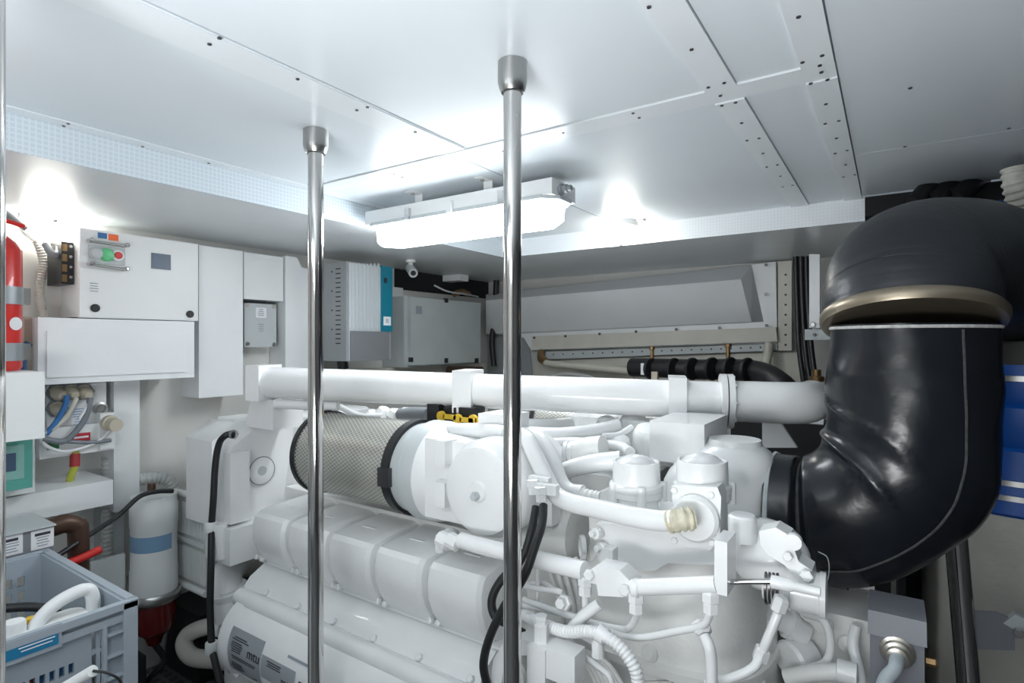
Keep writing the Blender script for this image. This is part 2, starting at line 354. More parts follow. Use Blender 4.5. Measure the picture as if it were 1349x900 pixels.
tag(tube('ceiling_cable', [at_x(-4, 276, -2.74), at_x(14, 286, -2.74), at_x(34, 300, -2.76)], .014, GREY), 'grey cable on the wall under the soffit by the lamp', 'cable')
# tall trunk panels and junction box
tag(wbox('trunk_panel', 262, 323, 320, 520, -2.66, XL, PANEL, None, .004), 'tall wide white trunk panel beside the control cabinet', 'panel')
tag(wbox('trunk_panel', 321, 332, 373, 397, -2.69, XL, PANEL, None, .004), 'short white trunk panel above the grey junction box', 'panel')
t = wthing('trunk_panel', 'white trunk panel with cut corner beside the inverter', 'panel', 366, 336, 427, 490, -2.68)
a = at_x(376, 337, -2.68); b_ = at_x(426, 492, -2.68)
prism('cover', [(-2.68, a.y, b_.z), (-2.68, b_.y, b_.z), (-2.68, b_.y, a.z - .07), (-2.68, a.y + .10, a.z - .05), (-2.68, a.y + .07, a.z), (-2.68, a.y, a.z)], (-.14, 0, 0), PANEL, t, .003)
JX = -2.72
t = wthing('junction_box', 'small grey junction box with corner screws and white labels', 'junction box', 322, 399, 364, 457, JX)
wbox('body', 322, 399, 364, 457, JX - .012, XL, LGREY, t, .005); lid = wbox('lid', 322, 399, 364, 457, JX, JX - .010, LGREY, t, .004)
for px, yy in ((326, 402), (361, 404), (326, 453), (361, 454)): lathe('screw', [(.011, 0), (.011, .003), (.0001, .003)], at_x(px, yy, JX), PX, STEEL, lid, seg=12)
wbox('sticker', 337, 405, 351, 419, JX + .001, JX, PAPER, lid, 0)
print_lines('small_print', at_x(344, 412, JX + .0015), (0, 1, 0), (0, 0, 1), .035, .04, 4, INKL, lid, .4)
print_lines('small_print', at_x(344, 432, JX + .0005), (0, 1, 0), (0, 0, 1), .035, .045, 4, INKL, lid, .4)
# inverter
IX = -2.42
t = wthing('inverter', 'large grey inverter with teal stripe and side vents on the wall', 'inverter', 456, 345, 515, 474, IX)
a = at_x(456, 344, IX); b_ = at_x(515, 474, IX); y0, y1, z1, z0 = a.y, b_.y, a.z, b_.z
body = box('body', (-2.672, y0, z0), (IX, y1, z1), mat('inverter_grey', (.30, .32, .33), .4), t, .004)
wbox('front_panel', 460, 346, 503, 474, IX + .006, IX, mat('inverter_silver', (.56, .60, .63), .35, .2), t, .002)
for k in range(8):
    px = 463 + k * 5
    wbox('front_rib', px, 347, px + 1.6, 434, IX + .011, IX + .006, MATS['inverter_silver'], t, .001)
wbox('lower_cover', 462, 436, 513, 474, IX + .012, IX, mat('inverter_dark', (.19, .20, .215), .4), t, .003)
ts = wbox('teal_stripe', 503, 350, 517, 437, IX + .016, IX, TEAL, t, .004)
wbox('display', 506, 366, 510, 373, IX + .018, IX + .016, BLACK, ts, 0); wbox('sticker', 505.5, 417, 515, 429, IX + .018, IX + .016, PAPER, ts, 0)
print_lines('small_print', at_x(510, 423, IX + .0185), (0, 1, 0), (0, 0, 1), .03, .025, 3, INK, ts, .4)
for k in range(17):
    z = z1 - .035 - k * (z1 - z0) * .047
    box('vent_slot', (IX - .085, y0 - .001, z - .005), (IX - .045, y0 + .01, z + .001), BLACK, body, 0)
    box('vent_slot', (IX - .235, y0 - .001, z - .006), (IX - .205, y0 + .01, z + .003), BLACK, body, 0)
for k in range(4): bolt(body, (IX - .115, y0, z1 - .05 - k * .105), (0, -1, 0), .005, DARKSTEEL)
tag(tube('cable_tail', [(-2.6, y0 + .12, z0 + .01), (-2.6, y0 + .13, z0 - .05)], .03, BLACK), 'black cable tail under the large grey inverter', 'cable')
# grey breaker cabinet
BX = -2.6
t = wthing('breaker_cabinet', 'plain grey cabinet beneath the small security camera', 'cabinet', 541, 392, 632, 477, BX)
wbox('body', 532, 390, 632, 479, BX - .03, XL, LGREY, t, .006); d = wbox('door', 541, 391, 633, 477, BX, BX - .027, mat('cabinet_grey', (.50, .545, .545), .4), t, .005)
wbox('sticker', 548, 403, 556, 414, BX + .001, BX, INKL, d, 0)
for px, yy in ((588, 396), (542, 474), (588, 475), (628, 475)): box('hinge', at_x(px - 2.5, yy - 3, BX) + V((-.01, 0, 0)), at_x(px + 2.5, yy + 3, BX + .008), BLACK, d, .002)
tag(wbox('wall_strip', 517, 378, 531, 492, -2.76, XL, PANEL, None, .002), 'narrow white strip between inverter and plain grey cabinet', 'panel')
tag(wbox('ledge_board', 430, 489, 640, 498, -2.74, XL, CREAM, None, .002), 'cream ledge board below the plain grey cabinet', 'panel')
# security camera
c = at_x(541, 366, -2.45); t = thing('security_camera', 'small white bullet security camera under the soffit', 'camera', (c.x, c.y, ZS))
lathe('base', [(.03, 0), (.03, -.012), (.012, -.02), (.012, -.05)], (c.x, c.y, ZS), (0, 0, 1), PLAST, t, seg=16)
ax = V((.72, -.45, -.42)).normalized(); o = V((c.x, c.y, ZS - .055)) - ax * .03
bd = lathe('barrel', [(.026, 0), (.028, .01), (.028, .105), (.024, .105), (.024, .098), (.0001, .098)], o, ax, LGREY, t, seg=20); lathe('lens', [(.016, 0), (.016, .006), (.01, .007), (.0001, .004)], o + ax * .098, ax, BLACK, bd, seg=16)
p = at_z(590, 364, .5); tag(box('ceiling_tray', (p.x - .16, p.y - .05, ZS - .045), (p.x + .16, p.y + .05, ZS), PLAST, None, .012), 'low white cover under the soffit beside the security camera', 'cover')
tag(tube('wall_cable', [(-2.68, 3.76, ZS), (-2.69, 3.75, 1.7), (-2.71, 3.74, 1.5), (-2.69, 3.74, 1.3)], .024, BLACK), 'thick black cable down the wall corner beside the plain grey cabinet', 'cable')
tag(tube('thin_cable', [at_x(572, 376, -2.6), at_x(590, 384, -2.56), at_x(615, 388, -2.6), at_x(630, 391, -2.7)], .006, LGREY), 'thin grey cable above the plain grey cabinet', 'cable')
tag(tube('copper_fitting', [at_x(598, 388, -2.72), at_x(608, 384, -2.72), at_x(618, 388, -2.72)], .022, BRASS), 'copper fitting above the plain grey cabinet', 'fitting')
tag(wbox('recess_shade', 520, 352, 645, 394, XL + .004, XL, VOID, None, 0), 'near-black sheet painting in a shaded recess in the wall above the plain grey cabinet', 'panel')  # flat sheet, the recess shade is put into its colour

# fire extinguisher
EX, EY = -2.50, at_x(-3, 400, -2.50).y
zt, zb = at_x(3, 318, EX).z, at_x(-30, 493, -2.3).z + .001
t = thing('fire_extinguisher', 'red fire extinguisher strapped upright to the left wall', 'fire extinguisher', (EX, EY, zb)); r = .064; h = zt - zb
lathe('cylinder', [(r * .9, 0), (r, .012), (r, h - .03), (r * .85, h - .005), (r * .4, h + .02), (r * .3, h + .04)], (EX, EY, zb), (0, 0, 1), REDP, t, seg=32)
lathe('neck', [(.02, 0), (.02, .03), (.012, .032), (.012, .05)], (EX, EY, zt + .035), (0, 0, 1), BRASS, t, seg=12)
tube('handle', [(EX, EY - .02, zt + .075), (EX, EY + .03, zt + .07), (EX, EY + .07, zt + .06)], .008, REDP, t)
for yy, hh in ((388, .06), (464, .06)):
    z = at_x(3, yy, EX + r).z; s = lathe('strap', [(r + .001, 0), (r + .004, 0), (r + .004, hh), (r + .001, hh)], (EX, EY, z - hh / 2), (0, 0, 1), mat('strap_grey', (.33, .36, .38), .4, .4), t, seg=32)
    box('buckle', (EX - .01, EY + r - .004, z - .028), (EX + .03, EY + r + .016, z + .028), STEEL, s, .003)
def curved_label(name, t, cx, cy, r, a0, a1, z0, z1, m):
    bm = bmesh.new(); n = 8; P = [(cx + r * math.cos(a0 + (a1 - a0) * i / n), cy + r * math.sin(a0 + (a1 - a0) * i / n)) for i in range(n + 1)]
    loft_bm(bm, [[(x, y, z0) for x, y in P], [(x, y, z1) for x, y in P]], closed=False); return from_bm(name, bm, m, t)
curved_label('label', t, EX, EY, r + .001, -1.3, .05, at_x(3, 384, EX).z, at_x(3, 340, EX).z, BEIGE)
curved_label('label', t, EX, EY, r + .001, -1.5, -.6, at_x(3, 438, EX).z, at_x(3, 413, EX).z, PAPER)
bm = bmesh.new()
lathe('gauge_sticker', [(.022, 0), (.022, .002), (.0001, .002)], (EX + r * .88, EY + r * .5, at_x(18, 427, EX).z), (.88, .5, 0), PAPER, t, seg=20)
# white box under it, breaker box
t = wthing('white_box', 'plain white box under the red fire extinguisher', 'box', -25, 492, 60, 577, -2.3)
wbox('body', -30, 493, 59, 577, -2.3, XL, PLAST, t, .006); bolt(t, at_x(36, 494, -2.3) + V((-.02, 0, 0)), (0, 0, 1), .008, STEEL)
t = wthing('breaker_box', 'green-windowed breaker box below the plain white box', 'breaker box', -20, 584, 44, 650, -2.42)
wbox('back_box', -30, 581, 46, 648, -2.5, XL, PLAST, t, .006); cv = wbox('green_cover', -30, 585, 43, 642, -2.42, -2.5, CLEARGREEN, t, .015)
wbox('inner_window', -25, 592, 32, 630, -2.417, -2.42, mat('green_pale', (.22, .42, .38), .2), cv, .001); wbox('breaker', -5, 600, 21, 620, -2.414, -2.417, DKLCD, cv, .001)
# connector panel
QX = -2.68
t = wthing('connector_panel', 'white connector panel with round plugs and looping cables on the wall', 'connector panel', 64, 503, 148, 595, QX)
wbox('plate', 62, 508, 140, 592, QX, XL, PLAST, t, .004); wbox('lower_box', 52, 566, 150, 592, QX + .035, QX, PLAST, t, .006); wbox('side_box', 132, 545, 151, 590, QX + .045, QX, PLAST, t, .004)
dn = V((.55, .2, -.55))
for px, yy in ((74, 517), (91, 516), (109, 516), (74, 538)):
    c = at_x(px, yy, QX); pl = lathe('plug', [(.030, 0), (.030, .010), (.025, .012), (.025, .035), (.018, .045), (.013, .055)], c, (1, .05, -.22), BEIGE, t, seg=12); lathe('nut', [(.036, .0), (.036, .014), (.028, .014)], c, PX, GREY, pl, seg=6, smooth=10)
for px, yy in ((143, 557), ): lathe('plug', [(.032, 0), (.032, .02), (.026, .022), (.026, .06)], at_x(px, yy, QX + .045), (1, .1, -.1), BEIGE, t, seg=14)
lathe('socket', [(.026, 0), (.026, .008), (.018, .01), (.012, .004), (.0001, .004)], at_x(132, 538, QX), PX, STEEL, t, seg=12)
wbox('red_label', 96, 572, 119, 580, QX + .037, QX + .035, mat('red_label', (.5, .03, .05), .5), t, 0); wbox('leaflet', 94, 535, 120, 564, QX + .002, QX, PAPER, t, 0)
wbox('green_label', 62, 584, 78, 591, QX + .037, QX + .035, mat('green_label', (.06, .28, .1), .5), t, 0)
print_lines('small_print', at_x(107, 549, QX + .0025), (0, 1, 0), (0, 0, 1), .06, .07, 7, mat('blue_ink', (.25, .42, .65), .6), t, .35)
print_lines('small_print', at_x(107, 576, QX + .0375), (0, 1, 0), (0, 0, 1), .055, .012, 1, PAPER, t, .6)
for pts, r, m in (([(88, 521), (86, 534), (74, 556), (60, 573)], .010, mat('cable_blue', (.04, .18, .45), .4)), ([(101, 524), (90, 545), (76, 560), (58, 572)], .009, CREAMHOSE), ([(119, 524), (114, 548), (98, 571), (82, 582), (56, 578)], .011, mat('cable_grey', (.2, .22, .25), .4)),
                  ([(119, 524), (112, 540), (104, 552)], .006, PAPER), ([(148, 562), (138, 575), (115, 588), (84, 595), (62, 588), (54, 578)], .006, PAPER), ([(146, 580), (120, 583), (90, 582), (56, 578)], .008, MATS['cable_grey'])):
    tube('cable', [at_x(a, b, QX + .06) for a, b in pts], r, m, t, seg=8)
tube('earth_cable', [at_x(99, 594, QX + .03), at_x(99, 612, QX + .04), at_x(94, 626, QX + .03), at_x(90, 640, QX)], .013, mat('cable_earth', (.45, .48, .06), .5), t); tube('red_sleeve', [at_x(99, 598, QX + .032), at_x(98.5, 615, QX + .041)], .017, mat('red_sleeve', (.35, .03, .03), .5), t)
tag(wbox('wall_column', 150, 499, 184, 668, -2.70, XL, PANEL, None, .003), 'white wall column between connector panel and water filter', 'column')
a = at_x(-40, 661, -2.55); b_ = at_x(149, 632, -2.55); c_ = at_x(149, 664, -2.55)
tag(box('shelf_beam', (XL, a.y - .2, H(-.641)), (-2.55, b_.y, H(-.5455)), PANEL, None, .004), 'white beam along the wall under the connector panel', 'beam')
tag(wbox('lower_wall_panel', 133, 665, 163, 760, -2.76, XL, LGREY, None, .002), 'pale grey panel with one bolt beneath the white wall column', 'panel')
tag(wbox('small_board', 120, 742, 165, 775, -2.6, -2.62, PANEL, None, .003), 'small white board behind the grey crate corner', 'board')
# grey manifold box with two labels
t = thing('manifold_box', 'grey metal box with two white stickers behind the crate', 'box', (-2.40, .8, H(-.98)))
a = at_x(-30, 705, -2.3); b_ = at_x(70, 728, -2.3)
m1 = box('body', (-2.48, a.y, b_.z), (-2.3, b_.y, b_.z + .09), STEELGREY, t, .004)
for px, yy in ((14, 719), (56, 710)):
    q = at_x(px, yy, -2.3); s = box('sticker', (-2.3, q.y - .03, q.z - .031), (-2.299, q.y + .03, q.z + .031), PAPER, m1, 0)
    print_lines('small_print', (-2.2985, q.y, q.z - .008), (0, 1, 0), (0, 0, 1), .042, .035, 4, INKL, s, .35); print_lines('print', (-2.2985, q.y, q.z + .018), (0, 1, 0), (0, 0, 1), .042, .011, 1, INK, s, .8)
box('top_flange', (-2.5, a.y, b_.z + .09), (-2.29, b_.y + .005, b_.z + .095), LGREY, t, .001)
e = V((-2.39, b_.y, b_.z + .06))
tag(tube('bronze_elbow', [e, e + V((0, .03, 0)), e + V((0, .06, .003)), e + V((0, .09, -.012)), e + V((0, .10, -.045)), e + V((0, .10, -.3))], .032, BRONZE, None, seg=16), 'bronze pipe elbow at the end of the grey metal box', 'pipe')
q = e + V((.05, .10, -.115)); tag(tube('valve_lever', [q + V((0, -.09, -.015)), q, q + V((0, .05, .012))], .014, REDP, None), 'red valve lever behind the crate', 'valve lever')
tag(tube('black_cable', [at_d(228, 647, 2.3), at_d(205, 648, 2.25), at_d(183, 655, 2.2), at_d(155, 680, 2.15), at_d(110, 710, 2.0), at_d(72, 735, 1.9)], .009, BLACK), 'black cable strung from water filter down behind the crate', 'cable')

# crate and its contents
c0 = at_z(53, 729, -.67); c1 = at_z(170, 791, -.67); X0, X1, Y1, Y0, Zt = c0.x, c1.x, c1.y, c1.y - .40, H(-.67); Zb = Zt - .32
tag(box('storage_plinth', (X0 - .05, Y0 - .1, 0), (X1 + .05, Y1 + .02, Zb), PANEL, None, .005), 'low white plinth carrying the grey plastic crate', 'plinth')
t = thing('plastic_crate', 'grey slotted plastic crate holding white jug and black hose', 'crate', ((X0 + X1) / 2, (Y0 + Y1) / 2, Zb))
tk = .012
box('base', (X0, Y0, Zb), (X1, Y1, Zb + .012), CRATE, t, 0)
def slotted(name, o, u, L, hh, nrm, slots):
    """crate wall as bars round real slots; o corner, u along, nrm outwards"""
    xs = sorted({0, L} | {v for s in slots for v in s[:2]}); zs = sorted({0, hh} | {v for s in slots for v in s[2:]})
    bm = bmesh.new(); o = V(o); u = V(u); n = V(nrm) * tk
    for i in range(len(xs) - 1):
        for j in range(len(zs) - 1):
            cx, cz = (xs[i] + xs[i + 1]) / 2, (zs[j] + zs[j + 1]) / 2
            if any(s[0] < cx < s[1] and s[2] < cz < s[3] for s in slots): continue
            q = [o + u * xs[i], o + u * xs[i + 1], o + u * xs[i + 1] - n, o + u * xs[i] - n]
            hexa_bm(bm, [p + V((0, 0, zs[j])) for p in q] + [p + V((0, 0, zs[j + 1])) for p in q])
    bmesh.ops.remove_doubles(bm, verts=bm.verts, dist=1e-5)
    return from_bm(name, bm, CRATE, t, smooth=0)
hh = .32
sl_ = [(.03 + k * .0185, .041 + k * .0185, zz, zz + .025) for k in range(14) for zz in (.10, .145, .19)] + [(.318 + k * .018, .328 + k * .018, zz, zz + .045) for k in range(2) for zz in (.06, .115, .17, .225)]
front = slotted('side_wall', (X1, Y0, Zb), (0, 1, 0), .40, hh, (1, 0, 0), sl_)
slotted('side_wall', (X0, Y0, Zb), (0, 1, 0), .40, hh, (-1, 0, 0), [(.30 + k * .03, .318 + k * .03, zz, zz + .03) for k in range(2) for zz in (.09, .14, .19, .235)])
LX = X1 - X0
slotted('end_wall', (X0, Y1, Zb), (1, 0, 0), LX, hh, (0, 1, 0), [(.05 + k * .03, .068 + k * .03, .06, .16) for k in range(16)])
slotted('end_wall', (X0, Y0, Zb), (1, 0, 0), LX, hh, (0, -1, 0), [])
for z, ov in ((Zt - .005, .016), (Zt - .035, .012)):
    bm = bmesh.new()
    for a, b in (((X0 - ov, Y0 - ov), (X0 + .004, Y1 + ov)), ((X1 - .004, Y0 - ov), (X1 + ov, Y1 + ov)), ((X0, Y0 - ov), (X1, Y0 + .004)), ((X0, Y1 - .004), (X1, Y1 + ov))): box_bm(bm, (a[0], a[1], z - .009), (b[0], b[1], z + .009))
    from_bm('rim', bm, CRATE, t, bevel=.003)
for k in range(5): box('corner_rib', (X1, Y1 - .055, Zb + .03 + k * .055), (X1 + .014, Y1 + .014, Zb + .036 + k * .055), CRATE, t, .001)
box('corner_post', (X1, Y1 - .018, Zb), (X1 + .016, Y1 + .014, Zt), CRATE, t, .002); box('corner_post', (X1, Y1 - .062, Zb), (X1 + .014, Y1 - .054, Zt - .04), CRATE, t, .002)
q = at_x(38, 852, X1 + .016); lh = box('label_holder', (X1, Y0 + .06, q.z - .028), (X1 + .014, q.y + .062, q.z + .028), CRATE, t, .004)
lb = box('blue_label', (X1 + .014, Y0 + .065, q.z - .018), (X1 + .0155, q.y + .055, q.z + .018), mat('label_blue', (.02, .2, .38), .4), lh, 0)
print_lines('print', (X1 + .0156, q.y + .015, q.z - .003), (0, 1, 0), (0, 0, 1), .07, .016, 2, PAPER, lb, .3)
# jug
jx, jy = X1 - .12, Y0 + .262
t = thing('jug', 'white plastic jug with screw cap and moulded handle in the crate', 'jug', (jx, jy, Zb + .012))
bm = bmesh.new()
def rr(cx, cy, hx, hy, z, n=6, c=.03): 
    P = []
    for sx, sy, a0 in ((1, 1, 0), (-1, 1, 90), (-1, -1, 180), (1, -1, 270)):
        for k in range(n): a = math.radians(a0 + 90 * k / (n - 1)); P.append((cx + sx * (hx - c) + c * math.cos(a), cy + sy * (hy - c) + c * math.sin(a), z))
    return P
zj = Zb + .013; zt_ = Zt - .045
loft_bm(bm, [rr(jx, jy, .07, .115, zj), rr(jx, jy, .075, .12, zj + .02), rr(jx, jy, .075, .12, zt_ - .05), rr(jx, jy, .065, .11, zt_ - .015), rr(jx, jy, .045, .085, zt_ + .01)]); from_bm('body', bm, PLAST, t)
cp = at_z(21, 806, -.66); lathe('cap', [(.024, -.01), (.024, .022), (.021, .028), (.0001, .028)], (jx, jy - .062, zt_ + .012), (0, 0, 1), PLAST, t, seg=18)
lathe('spout_ring', [(.012, 0), (.012, .014), (.0001, .014)], (jx - .03, jy - .02, zt_ + .01), (0, 0, 1), YEL, t, seg=12)
tube('handle', [(jx, jy - .03, zt_ - .01), (jx, jy - .01, zt_ + .025), (jx, jy + .025, zt_ + .052), (jx, jy + .08, zt_ + .064), (jx, jy + .10, zt_ + .04), (jx, jy + .10, zt_ - .03)], .0165, PLAST, t, seg=12)
tag(tube('black_hose', [(X0 + .05, Y0 + .05, Zt - .12), (X0 + .20, Y0 + .10, Zt - .06), (X0 + .25, Y0 + .24, Zt - .05), (X0 + .3, Y0 + .34, Zt - .09), (X0 + .38, Y0 + .36, Zt - .2)], .012, RUBBER), 'black hose coiled inside the grey plastic crate', 'hose')
for k, (m, n_) in enumerate(((YEL, 'yellow'), (REDP, 'red'), (BLUEP, 'blue'))):
    tag(box('product_carton', (X1 - .034, Y0 + .03 + k * .09, Zb + .013), (X1 - .016, Y0 + .115 + k * .09, Zb + .235), m, None, .002), n_ + ' carton seen through the slots of the crate', 'carton')
tag(tube('white_rod', [at_d(75, 912, 1.12), at_d(122, 884, 1.1)], .011, PLAST), 'white plastic rod lying before the crate with black wire', 'rod')
tag(tube('black_wire', [at_d(122, 884, 1.1), at_d(142, 887, 1.11), at_d(158, 897, 1.12), at_d(164, 920, 1.13)], .0025, BLACK), 'thin black wire at the tip of the white rod', 'wire')

# fuel / water filter on the wall
c = at_x(203, 700, -2.55); FX, FY = c.x, c.y; zt, zb = at_x(203, 652, FX).z, at_x(203, 778, FX).z; h = zt - zb; r = .084
t = thing('water_separator', 'white filter canister with blue label over a red bowl', 'filter', (FX, FY, zb - .19))
lathe('canister', [(r * 1.02, 0), (r * 1.04, h * .04), (r * 1.04, h * .24), (r, h * .26), (r, h * .68), (r * 1.04, h * .70), (r * 1.04, h * .9), (r, h * .93), (r, h), (r * .3, h + .006), (.0001, h + .006)], (FX, FY, zb), (0, 0, 1), PLAST, t, seg=32)
lathe('vent_plug', [(.016, 0), (.016, .045), (.013, .05), (.0001, .05)], (FX, FY - .01, zt), (0, 0, 1), BRONZE, t, seg=8)
curved_label('blue_label', t, FX, FY, r + .0012, -1.9, .4, zb + h * .46, zb + h * .62, mat('label_sky', (.2, .35, .52), .5))
lathe('bracket_ring', [(r * 1.1, 0), (r * 1.18, .01), (r * 1.18, .03), (r * 1.1, .04)], (FX, FY, zb - .035), (0, 0, 1), STEEL, t, seg=32)
lathe('red_bowl', [(r * .95, 0), (r * .96, -.07), (r * .8, -.13), (r * .45, -.155), (r * .3, -.19), (.0001, -.19)], (FX, FY, zb - .03), (0, 0, 1), REDGLASS, t, seg=28)
tube('bracket_arm', [(FX - .1, FY + .03, zb - .015), (XL, FY + .03, zb - .015)], .018, STEEL, t)
tag(corr('wall_conduit', [(-2.77, FY - .085, H(-.50)), (-2.77, FY - .09, H(-.7)), (-2.77, FY - .085, H(-1.05))], .024, .018, CONDUIT), 'grey corrugated conduit rising along the wall beside the filter canister', 'conduit')
tag(corr('arched_conduit', [at_x(183, 632, -2.72), at_x(205, 629, -2.71), at_x(222, 634, -2.70), at_x(234, 650, -2.69)], .028, .018, CONDUIT), 'grey corrugated conduit arching over the filter canister', 'conduit')
tag(tube('drain_hose', [(FX, FY, zb - .22), (FX + .02, FY + .03, zb - .3), (FX, FY - .02, .10), (FX - .05, FY, .02)], .012, BLACK), 'black drain hose hanging under the red bowl', 'hose')
tag(box('bilge_pump', (FX - .05, FY - .16, 0), (FX + .07, FY - .06, .24), BLACK, None, .02), 'black pump on the deck under the red bowl', 'pump')
tag(box('dark_block', (-2.80, FY + .16, 0), (-2.5, FY + .6, .3), VOID, None, .02), 'dark block on the deck behind the white curved pipe', 'base')  # plain near-black block
tag(tube('bilge_cable', [(-2.70, FY + .14, .31), (-2.70, FY + .12, .2), (-2.72, FY + .10, .05), (-2.74, FY + .06, .01)], .008, GREY), 'grey cable hanging to the deck by the black pump', 'cable')

# ------------------------------------------------------------------ the engine: one thing, many parts
E = thing('marine_diesel_engine', 'big white painted marine diesel engine filling the middle of the room', 'engine', (-1.2, 1.8, 0))
def et(name, l, r, m=ENG, parent=None, **k): return tube(name, py(l), r, m, parent or E, **k)
# core
box('engine_block', (-2.15, 1.46, .30), (-.45, 2.3, H(-.62)), ENG2, E, .03)
box('sump', (-2.05, 1.45, 0), (-.5, 2.2, .32), ENG2, E, .03)
box('valley_cover', (-1.85, 1.62, H(-.66)), (-.62, 2.25, H(-.42)), ENG, E, .03)
# five rocker covers, each with cast marks and a bolt
prof = [(1.50, -.63), (1.30, -.640), (1.248, -.648), (1.234, -.662), (1.224, -.70), (1.227, -.75), (1.245, -.80), (1.282, -.852), (1.50, -.852)]
CS = .223; CX0 = -2.036
for i in range(5):
    x0 = CX0 + CS * i + .004; x1 = x0 + CS - .008
    bm = bmesh.new(); rings = []
    for x, ins in ((x0, .04), (x0 + .008, .014), (x0 + .02, .003), (x0 + .035, 0), (x1 - .035, 0), (x1 - .02, .003), (x1 - .008, .014), (x1, .04)):
        rings.append([(x, y + (ins if y < 1.49 else 0), H(z) - (ins * .5 if z > -.68 else 0)) for y, z in prof])
    loft_bm(bm, rings); rc = from_bm('rocker_cover', bm, ENG, E, smooth=28)
    box('cast_rib', (x0 + .07, 1.33, H(-.641)), (x0 + .13, 1.345, H(-.636)), ENG, rc, .002)
    for s in (-.016, .016):
        q = V((x0 + .012 + s, 1.268, H(-.836))); lathe('cast_mark', [(.010, 0), (.010, .012), (.006, .014), (.005, .008), (.0001, .008)], q, (0, -1, .35), ENG, rc, seg=10)
box('cover_rail', (-2.04, 1.285, H(-.862)), (-.90, 1.5, H(-.853)), ENG, E, .002)
box('groove_backing', (-2.03, 1.30, H(-.85)), (-.93, 1.5, H(-.66)), LGREY, E, .002)  # grey instead of engine white paints shade into the cover gaps
# sloping side panel with bolts, then the cooler barrel with its plates
prism('side_panel', [(-2.04, 1.30, H(-.866)), (-2.04, 1.235, H(-.90)), (-2.04, 1.195, H(-.945)), (-2.04, 1.22, H(-.99)), (-2.04, 1.5, H(-.99))], (1.12, 0, 0), ENG, E, .006)
for i in range(6):
    q = V((-1.90 + i * .19, 1.214, H(-.922))); bolt(E, q, (0, -.75, .66), .012, ENG, .012)
BY, BZ, BR = 1.235, H(-1.085), .15
barrel = lathe('cooler_barrel', [(.10, 0), (BR - .012, .0), (BR + .006, .012), (BR + .006, .05), (BR, .06), (BR, 1.05), (BR + .006, 1.06), (BR + .006, 1.1), (.1, 1.1)], (-2.0, BY, BZ), PX, ENG, E, seg=48)
tube('barrel_ledge', [(-2.02, 1.185, H(-.955)), (-1.5, 1.185, H(-.955)), (-.92, 1.185, H(-.955))], .033, ENG, E, seg=20)
def barrel_plate(name, x0, x1, a0, a1, m, r=BR + .0015):
    """plate curved round the barrel; angle from -Y, up positive"""
    bm = bmesh.new(); n = 10
    P = [(BY - r * math.cos(a0 + (a1 - a0) * i / n), BZ + r * math.sin(a0 + (a1 - a0) * i / n)) for i in range(n + 1)]
    loft_bm(bm, [[(x0, y, z) for y, z in P], [(x1, y, z) for y, z in P]], closed=False); return from_bm(name, bm, m, barrel)
def on_barrel(x, a, r=BR + .003): return V((x, BY - r * math.cos(a), BZ + r * math.sin(a)))
def up_at(a): return V((0, math.sin(a), math.cos(a)))
p1 = barrel_plate('maker_plate', -1.93, -1.735, -.45, .56, PLATE); p2 = barrel_plate('maker_plate', -1.73, -1.55, -.16, .32, PLATE); p3 = barrel_plate('sticker', -1.54, -1.475, -.22, .24, PAPER)
def on_text(s, size, x, a, pl, m=INK): text('print', s, size, on_barrel(x, a), (1, 0, 0), up_at(a), m, barrel)
on_text('mtu', .046, -1.775, .18, p1); on_text('mtu', .040, -1.585, .0, p2)
for x, a, wd, ht, n in ((-1.86, .36, .10, .014, 2), (-1.875, .18, .07, .035, 5), (-1.83, -.04, .17, .014, 2), (-1.87, -.25, .09, .03, 4), (-1.77, -.34, .04, .008, 1), (-1.66, .2, .09, .02, 3), (-1.51, .17, .045, .012, 1), (-1.51, .0, .045, .03, 3)):
    print_lines('small_print', on_barrel(x, a), (1, 0, 0), up_at(a), wd, ht, n, INK, barrel, .4)
print_lines('small_print', on_barrel(-1.53, .52), (1, 0, 0), up_at(.52), .20, .010, 1, INKL, barrel, .8)
tube('lower_pipe', [(-1.92, 1.12, H(-1.285)), (-1.5, 1.12, H(-1.285)), (-.95, 1.12, H(-1.285))], .035, ENG, E, seg=16)
box('foot_bracket', (-2.05, 1.14, H(-1.34)), (-1.93, 1.42, H(-1.20)), ENG, E, .012)
tube('lifting_ring', [(-2.0, 1.13, H(-1.2)), (-1.97, 1.12, H(-1.18)), (-1.94, 1.13, H(-1.2))], .008, ENG, E)
# far end: elbow, U pipe, hose, end casing, ribbed cooler
et('end_elbow', [(322, 742, 1.42), (308, 745, 1.33), (298, 762, 1.28), (302, 790, 1.26), (306, 815, 1.26)], .062, ENG, seg=18)
lathe('elbow_collar', [(.066, 0), (.074, .006), (.074, .03), (.066, .036)], at_y(302, 784, 1.265), (0, -.2, 1), ENG, E, seg=20)
up = et('u_pipe', [(300, 823, 1.30), (272, 826, 1.26), (248, 836, 1.23), (243, 852, 1.21), (255, 866, 1.2), (285, 869, 1.2), (310, 872, 1.2)], .034, mat('pipe_cream_white', (.66, .65, .60), .25, var=.02), seg=18, sub=8)
lathe('pipe_collar', [(.036, 0), (.046, .004), (.046, .03), (.036, .034)], at_y(290, 824, 1.285), (1, .3, 0), ENG, up, seg=16)
